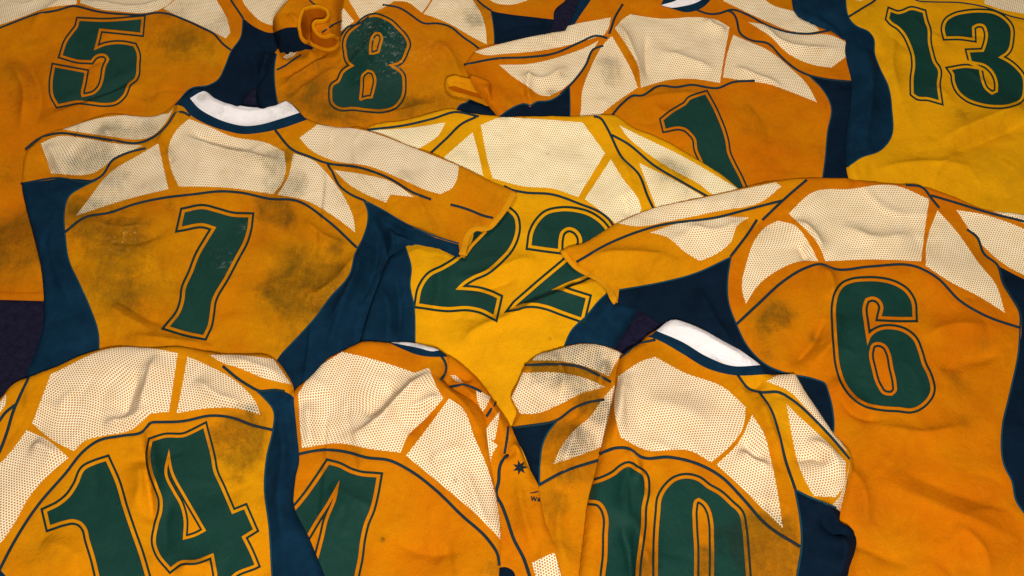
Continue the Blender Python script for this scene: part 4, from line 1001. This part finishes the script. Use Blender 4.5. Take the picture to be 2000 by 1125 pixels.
S = piece('10', [(1202, 752), (1206, 720), (1214, 698), (1249, 672), (1263, 657), (1282, 645), (1310, 626), (1343, 634), (1408, 664), (1485, 713), (1501, 731), (1520, 732), (1553, 730), (1571, 762), (1599, 804), (1627, 846), (1665, 893), (1655, 950), (1641, 1000), (1640, 1022), (1664, 1033), (1672, 1057), (1658, 1113), (1650, 1260), (1120, 1260), (1131, 1125), (1140, 1048), (1147, 987), (1165, 917), (1175, 871), (1190, 810)],
    gold='gold', mesh='mesh_l', seed=10, rnd=8, amp=.0022, ang=10, gap=.028, edge=.022, base_col=(.10, .25), panels=[
    ('amber', 'sleeve', [(1501, 728), (1560, 725), (1680, 893), (1640, 1010), (1609, 985), (1576, 969), (1553, 957), (1534, 899), (1520, 843), (1506, 801), (1483, 766), (1464, 761), (1441, 733), (1470, 730)]),
    ('navy_shade', 'side_panel', [(1553, 957), (1576, 969), (1609, 983), (1632, 990), (1650, 1010), (1690, 1030), (1690, 1260), (1545, 1270), (1557, 1125), (1566, 1060), (1562, 1006)]),
    ('mesh', 'mesh_panel', [(1207, 735), (1259, 703), (1280, 697), (1333, 726), (1417, 759), (1457, 796), (1450, 838), (1425, 872), (1389, 903), (1352, 882), (1259, 878), (1212, 854), (1200, 801)]),
    ('mesh', 'mesh_panel', [(1469, 810), (1492, 847), (1506, 899), (1520, 969), (1529, 1032), (1483, 987), (1441, 945), (1399, 908), (1441, 866)]),
    ('mesh', 'mesh_panel', [(1536, 789), (1567, 819), (1613, 861), (1652, 902), (1648, 950), (1632, 971), (1590, 969), (1576, 945), (1557, 899), (1548, 857)]),
    ('mesh', 'mesh_panel', [(1497, 745), (1520, 733), (1553, 731), (1571, 763), (1613, 819), (1655, 882), (1632, 862), (1581, 804), (1539, 763)]),
    ('mesh', 'mesh_panel', [(1660, 902), (1652, 950), (1641, 999), (1625, 987), (1638, 972), (1650, 945)]),
    ('navy', 'collar', [(1258, 655), (1263, 656), (1310, 618), (1345, 626), (1410, 656), (1488, 710), (1505, 731), (1427, 732), (1380, 719), (1333, 691), (1282, 663)]),
    ('white', 'collar>collar_band', [(1282, 646), (1310, 622), (1343, 630), (1408, 660), (1487, 713), (1427, 714), (1380, 696), (1333, 668)])],
    pipes=[('white', 1.6, [(1290, 646), (1335, 662), (1390, 690), (1470, 712)]), ('pipe', 5, [(1212, 700), (1249, 672), (1280, 664)]), ('pipe', 5.5, [(1441, 733), (1464, 761), (1487, 767), (1520, 766), (1548, 782), (1590, 819), (1630, 862), (1659, 897)]), ('pipe', 5.5, [(1483, 766), (1506, 801), (1520, 843), (1534, 899), (1553, 955)]),
           ('pipe', 6, [(1172, 887), (1203, 875), (1226, 876), (1254, 894), (1305, 893), (1347, 901), (1408, 931), (1450, 973), (1497, 1025), (1562, 1068)]),
           ('teal', 4, [(1553, 957), (1562, 1006), (1566, 1060), (1557, 1125), (1550, 1200)]), ('teal', 4, [(1553, 957), (1576, 969), (1609, 983), (1632, 992)])],
    digits=[([(1228, 912), (1240, 919), (1254, 928), (1259, 956.6), (1253, 992), (1252, 1025), (1248, 1060), (1243.7, 1091), (1241, 1125), (1238, 1200), (1180, 1200), (1182, 1125), (1186, 1091), (1187, 1048.5), (1187, 1006), (1182, 992), (1172, 980), (1148, 975.5), (1118, 970), (1125, 957), (1156.5, 947), (1179, 940), (1202.5, 928), (1216.6, 916.5)], [], BIGD),
            ([(1341.5, 935), (1362.7, 940), (1381.5, 954), (1402.7, 966), (1426, 987), (1442.8, 1003.7), (1448.7, 1029.6), (1453, 1072), (1457, 1125), (1462, 1200), (1440, 1235), (1310, 1235), (1287, 1200), (1285, 1125), (1285, 1091), (1286, 1048.5), (1289.6, 1001), (1293, 973), (1304, 954), (1320, 940)], [[(1365, 972), (1377, 980), (1388.6, 999), (1393, 1020), (1394.5, 1060), (1394.5, 1125), (1394, 1185), (1376, 1200), (1358, 1185), (1355.6, 1125), (1355.6, 1072), (1353, 1025), (1353, 992), (1357, 976.6)]], BIGD)],
    folds=[(9, 18, 1, [(1215, 720), (1210, 800), (1195, 880)]), (-5, 12, 1, [(1240, 880), (1215, 960), (1215, 1000)]), (-7, 9, 1, [(1212, 1020), (1225, 1060), (1240, 1130)]), (6, 14, 1, [(1235, 1000), (1250, 1060), (1275, 1130)]), (6, 48, 1, [(1240, 790), (1320, 800), (1400, 840)]), (-6, 12, 1, [(1450, 850), (1475, 885), (1505, 900)]), (7, 10, 1, [(1440, 880), (1470, 905), (1505, 915)]), (6, 10, 1, [(1226, 876), (1240, 905), (1256, 935)]), (-5, 9, 1, [(1258, 890), (1262, 930), (1268, 970)]), (6, 14, 1, [(1480, 770), (1500, 830), (1530, 900)]), (7, 14, 1, [(1570, 860), (1610, 880), (1645, 930)]), (-5, 9, 1, [(1550, 900), (1590, 890), (1620, 905)]), (7, 10, 1, [(1580, 985), (1620, 1000), (1640, 1040)]), (-7, 8, 1, [(1600, 1005), (1625, 1030), (1660, 1045)]), (7, 11, 1, [(1640, 1045), (1650, 1080), (1640, 1120)]), (3, 8, 1, [(1300, 636), (1345, 645), (1410, 678), (1475, 714)]), (3, 6, 1, [(1275, 655), (1330, 682), (1390, 712), (1450, 725)]), (-6, 8, 1, [(1490, 735), (1480, 750), (1450, 755)])],
    stains=[(0, 1480, 1060, 50, 1.0), (0, 1455, 1040, 24, .9), (0, 1500, 1110, 50, .9), (0, 1375, 1085, 20, 1.0), (0, 1375, 1120, 22, 1.0), (0, 1265, 1120, 28, .9), (0, 1270, 1090, 20, .5), (0, 1520, 1090, 40, .8), (0, 1400, 1040, 18, .5), (1, 1500, 790, 50, .7), (0, 1540, 1020, 25, .5), (0, 1550, 1100, 30, .6), (0, 1600, 900, 20, .25), (0, 1480, 1020, 18, .5), (0, 1310, 640, 22, .5), (0, 1450, 702, 24, .45)])

# ---- 4: front with star, then the back
S = piece('4', [(800, 680), (845, 684), (879, 695), (914, 721), (953, 764), (970, 790), (991, 820), (1013, 868), (1034, 916), (1052, 950), (1058, 985), (1065, 1019), (1086, 1071), (1097, 1125), (1110, 1260), (900, 1260), (860, 1000), (820, 800)],
    gold='gold', mesh='mesh_l', seed=11, rnd=4, amp=.002, ang=-25, gap=.017, edge=.018, base='front_panel', base_col=(.05, .06), panels=[
    ('navy_shade', 'side_panel', [(965, 1118), (978, 1108), (990, 1108), (1003, 1116), (1008, 1140), (1010, 1260), (960, 1260)]),
    ('mesh', 'mesh_panel', [(879, 733), (890, 733), (905, 748), (890, 744)]),
    ('mesh', 'mesh_panel', [(929, 760), (958, 775), (951, 792), (943, 804), (936, 792)]),
    ('mesh', 'mesh_panel', [(976, 803), (972, 832), (966, 861), (951, 854), (950, 838), (962, 820)]),
    ('mesh', 'mesh_panel', [(951, 852), (972, 870), (962, 886), (958, 906), (952, 890)]),
    ('mesh', 'mesh_panel', [(1039, 1099), (1062, 1088), (1083, 1079), (1096, 1125), (1108, 1200), (1060, 1200), (1046, 1125)]),
    ('black', 'emblem_star', [(1015.5 + (15.5 if k % 2 == 0 else 7.2) * math.sin(math.pi * k / 7 - .25), 913 - (15.5 if k % 2 == 0 else 7.2) * math.cos(math.pi * k / 7 - .25)) for k in range(14)]),
    ('black', 'letter', [(1036.5, 968.5), (1039, 968.5), (1040.5, 974), (1042, 969), (1044, 969.3), (1045.2, 975), (1047, 970), (1049, 970.5), (1046.6, 979), (1043.8, 979), (1042.6, 974), (1041, 978.5), (1038.5, 978)]),
    ('black', 'letter', [(1049, 973), (1052, 971.8), (1055, 973.5), (1055, 980), (1049.5, 979.5), (1048.8, 976.5), (1052, 975.5), (1049.5, 974.5)]),
    ('black', 'emblem_stroke', [(1034, 962), (1042, 961), (1050, 959), (1053, 960.5), (1043, 963.5), (1036, 964)])],
    pipes=[('pipe', 5, [(871, 757), (885, 755), (901, 752), (927, 759), (940, 766)]), ('pipe', 5, [(950, 814), (958, 802), (968, 787)]), ('pipe', 5, [(992, 834), (991, 850), (989, 867), (985, 886)]),
           ('pipe', 6, [(992, 889), (983, 897), (977, 908), (974, 942), (969, 968), (977, 981), (990, 1013), (1003, 1052), (1023, 1091), (1036, 1130)]),
           ('pipe', 5, [(862, 742), (866, 752), (872, 757)])],
    folds=[(6, 8, 1, [(990, 880), (1008, 875), (1020, 890)]), (-6, 7, 1, [(975, 880), (992, 884), (1012, 874)]), (6, 9, 1, [(940, 770), (968, 810), (985, 860)]), (-5, 7, 1, [(880, 726), (900, 735), (925, 742)]), (6, 12, 1, [(1010, 930), (1020, 1000), (1045, 1080)]), (5, 8, 1, [(880, 745), (905, 760), (935, 790)])],
    stains=[(0, 1000, 1000, 30, .2), (1, 1000, 940, 40, .3)])
S = piece('4', [(573, 766), (608, 734), (642, 699), (672, 684), (703, 670), (759, 669), (802, 669), (840, 678), (868, 690), (878, 700), (872, 722), (864, 743), (880, 758), (905, 772), (927, 787), (946, 812), (951, 850), (955, 880), (968, 960), (978, 1030), (979, 1060), (975, 1114), (970, 1260), (540, 1260), (545, 1000), (560, 850)],
    gold='gold', mesh='mesh_l', seed=12, rnd=6, amp=.002, ang=12, gap=.018, edge=.018, base_col=(.08, .2), panels=[
    ('mesh', 'mesh_panel', [(582, 769), (612, 726), (668, 687), (741, 705), (810, 728), (838, 718), (853, 756), (866, 778), (828, 821), (797, 851), (782, 884), (724, 877), (664, 866), (590, 875), (586, 834)]),
    ('mesh', 'mesh_panel', [(877, 778), (901, 795), (927, 855), (953, 916), (976, 1019), (978, 1054), (931, 1006), (866, 950), (793, 890), (836, 834)]),
    ('navy', 'collar', [(756, 668), (790, 660), (850, 676), (884, 696), (866, 697), (819, 694), (784, 681)]),
    ('white', 'collar>collar_band', [(763, 669), (800, 662), (858, 684), (846, 686), (820, 680)])],
    pipes=[('pipe', 5.5, [(862, 696), (871, 712), (871, 724), (862, 743)]), ('pipe', 5.5, [(575, 890), (582, 888), (642, 879), (681, 884), (716, 894), (759, 899), (802, 920), (853, 959), (901, 1006), (953, 1054), (972, 1084), (975, 1105)])],
    digits=[([(642.5, 908), (661, 913), (682.5, 923.6), (701, 929.5), (735.5, 933), (729.6, 966), (722.6, 994), (711, 1022.6), (704, 1053), (699, 1091), (692, 1125), (682, 1190), (610, 1200), (575, 1130), (548, 1060), (560, 1015), (577.7, 996.7), (597.7, 973), (616.5, 947), (630.7, 926)],
             [[(663.7, 936.6), (656.6, 975.5), (640, 1018), (633, 1048.5), (627, 1072), (621.7, 1092), (598, 1090), (580, 1075), (599, 1045), (616.5, 1015.5), (637.8, 982.6), (654, 954)]], BIGD)],
    folds=[(13, 13, 1.2, [(845, 725), (805, 765), (770, 800), (740, 832), (680, 856)]), (-7, 14, 1, [(770, 745), (745, 785), (715, 815)]), (7, 12, 1, [(866, 775), (830, 790), (780, 812)]), (-6, 10, 1, [(855, 800), (820, 815), (795, 850)]), (6, 10, 1, [(862, 730), (868, 760), (900, 790), (940, 850)]), (5, 16, 1, [(640, 950), (690, 980), (740, 1000)]), (7, 16, 1, [(600, 780), (605, 830), (610, 890)]), (-4, 14, 1, [(760, 1050), (840, 1080), (920, 1070)]), (5, 12, 1, [(900, 900), (930, 980), (960, 1050)])],
    stains=[(0, 690, 890, 30, .35), (0, 640, 892, 24, .3), (0, 845, 835, 8, .3), (0, 748, 1054, 5, .9), (0, 960, 1110, 30, .5), (0, 890, 938, 5, .5), (0, 865, 722, 20, .3), (0, 850, 1050, 40, .15)])

# ---- 14
S = piece('14', [(-120, 870), (-60, 820), (0, 781), (26, 753), (56, 738), (99, 721), (172, 691), (220, 679), (302, 680), (358, 678), (397, 686), (422, 691), (474, 693), (534, 699), (560, 730), (573, 756), (574, 782), (580, 847), (584, 899), (576, 942), (574, 985), (603, 1049), (634, 1125), (680, 1260), (-150, 1260), (-160, 1000)],
    gold='amber', mesh='mesh_l', seed=13, rnd=6, amp=.002, ang=-14, gap=.024, edge=.022, base_col=(.05, -.25), panels=[
    ('amber', 'sleeve', [(397, 684), (474, 688), (534, 694), (580, 756), (575, 775), (543, 761), (500, 762), (470, 745), (440, 722)]),
    ('amber', 'sleeve', [(56, 738), (39, 774), (26, 804), (13, 847), (0, 881), (-30, 960), (-170, 900), (-100, 830), (0, 775)]),
    ('navy', 'side_panel', [(500, 762), (543, 761), (573, 775), (590, 830), (592, 900), (582, 985), (640, 1110), (700, 1270), (540, 1270), (532, 1125), (526, 1028), (517, 950), (522, 890), (533, 843), (534, 799), (517, 778)]),
    ('navy', 'side_panel', [(-20, 1100), (0, 1113), (14, 1128), (40, 1260), (-170, 1270), (-100, 1150)]),
    ('mesh', 'mesh_panel', [(99, 731), (220, 680), (302, 681), (347, 690), (338, 752), (330, 804), (293, 808), (276, 825), (259, 838), (203, 851), (168, 860), (144, 881), (103, 860), (63, 827), (80, 782)]),
    ('mesh', 'mesh_panel', [(366, 696), (409, 715), (465, 748), (500, 787), (508, 810), (457, 797), (409, 797), (345, 807), (356, 752)]),
    ('mesh', 'mesh_panel', [(52, 840), (86, 855), (134, 894), (103, 920), (56, 972), (30, 1019), (0, 1062), (-40, 1100), (-50, 1000), (-20, 920), (0, 905), (22, 881)]),
    ('mesh', 'mesh_panel', [(409, 693), (474, 694), (534, 701), (569, 751), (517, 739), (465, 718), (431, 707)]),
    ('mesh', 'mesh_panel', [(-40, 822), (0, 785), (12, 770), (10, 790), (-10, 815), (-60, 870)])],
    pipes=[('pipe', 6, [(56, 739), (39, 774), (26, 804), (13, 847), (0, 881), (-20, 920)]), ('pipe', 6, [(30, 791), (9, 808), (0, 821), (-30, 860)]),
           ('pipe', 5.5, [(-20, 1150), (0, 1112), (26, 1062), (73, 989), (129, 924), (164, 881), (190, 862), (241, 851), (280, 843), (293, 825), (358, 823), (414, 812), (457, 817), (491, 830), (532, 840)]),
           ('pipe', 5.5, [(436, 716), (465, 740), (487, 754), (510, 765), (534, 762), (556, 765)]), ('teal', 3.5, [(500, 762), (517, 778), (534, 799), (533, 843), (522, 890), (517, 950), (526, 1028), (532, 1125), (538, 1200)])],
    digits=[([(207, 901), (225, 941.6), (239, 989), (256, 1039.6), (270, 1079), (284, 1126), (304, 1200), (214, 1210), (194.4, 1125), (186, 1090), (175, 1053.6), (169, 1031), (158, 1018.6), (144, 1014), (124.4, 1017), (98, 1025.6), (92, 1000), (116, 988), (135.6, 972), (152.4, 947), (166.4, 918), (186, 908)], [], BIGD),
            ([(397.4, 836.6), (413, 899.6), (415.6, 916), (432.4, 955.6), (453.4, 1004.6), (477, 995), (494, 1034), (471.6, 1048), (488.4, 1081.6), (497, 1102.6), (452, 1125), (440, 1150), (428, 1140), (424, 1118), (417, 1080), (382, 1093), (351, 1095.6), (333, 1108), (312, 1081.6), (305, 1062), (309, 1028), (317.6, 995), (317.6, 975), (309, 950), (298, 919), (294, 885.6), (298, 863), (320, 856), (362.4, 853.4), (379, 846)],
             [[(330, 876), (338.6, 922), (362.4, 967), (385, 1006), (403, 1037), (382, 1048), (357, 1055), (358, 1011.6), (351, 986), (337, 961), (322, 929)]], (6.0, 10.2))],
    folds=[(9, 12, .8, [(285, 830), (300, 880), (310, 950), (312, 1010)]), (-8, 10, 1, [(276, 850), (280, 900), (290, 960), (296, 1030)]), (7, 18, 1, [(260, 1000), (280, 960), (280, 900)]), (8, 16, 1.2, [(310, 690), (292, 750), (272, 815)]), (-6, 14, 1, [(270, 720), (250, 780), (235, 830)]), (7, 12, 1, [(200, 830), (250, 825), (300, 800)]), (7, 14, 1, [(60, 870), (90, 880), (120, 900)]), (-4, 16, 1, [(330, 960), (320, 1030), (325, 1090)]), (5, 14, 1, [(340, 1120), (400, 1105), (430, 1120)]), (6, 14, 1, [(540, 800), (555, 880), (545, 980), (560, 1080)]), (-5, 9, 1, [(560, 790), (566, 860), (560, 930)]), (6, 12, 1, [(380, 740), (430, 780), (480, 790)]), (5, 12, 1, [(440, 700), (490, 715), (550, 735)]), (5, 20, 1, [(80, 1060), (140, 1080), (170, 1110)])],
    stains=[(0, 440, 850, 30, .9), (0, 480, 845, 24, .9), (0, 430, 880, 24, .6), (0, 470, 905, 26, .6), (0, 465, 935, 12, .7), (0, 500, 820, 20, .7), (1, 480, 920, 70, 1.0), (1, 40, 1050, 40, .6), (1, 500, 1000, 50, .6), (0, 100, 1080, 40, .25), (0, 500, 870, 30, .5), (1, 540, 740, 40, .4), (0, 470, 880, 60, .45), (0, 60, 1060, 60, .3), (0, 480, 810, 40, .4)])
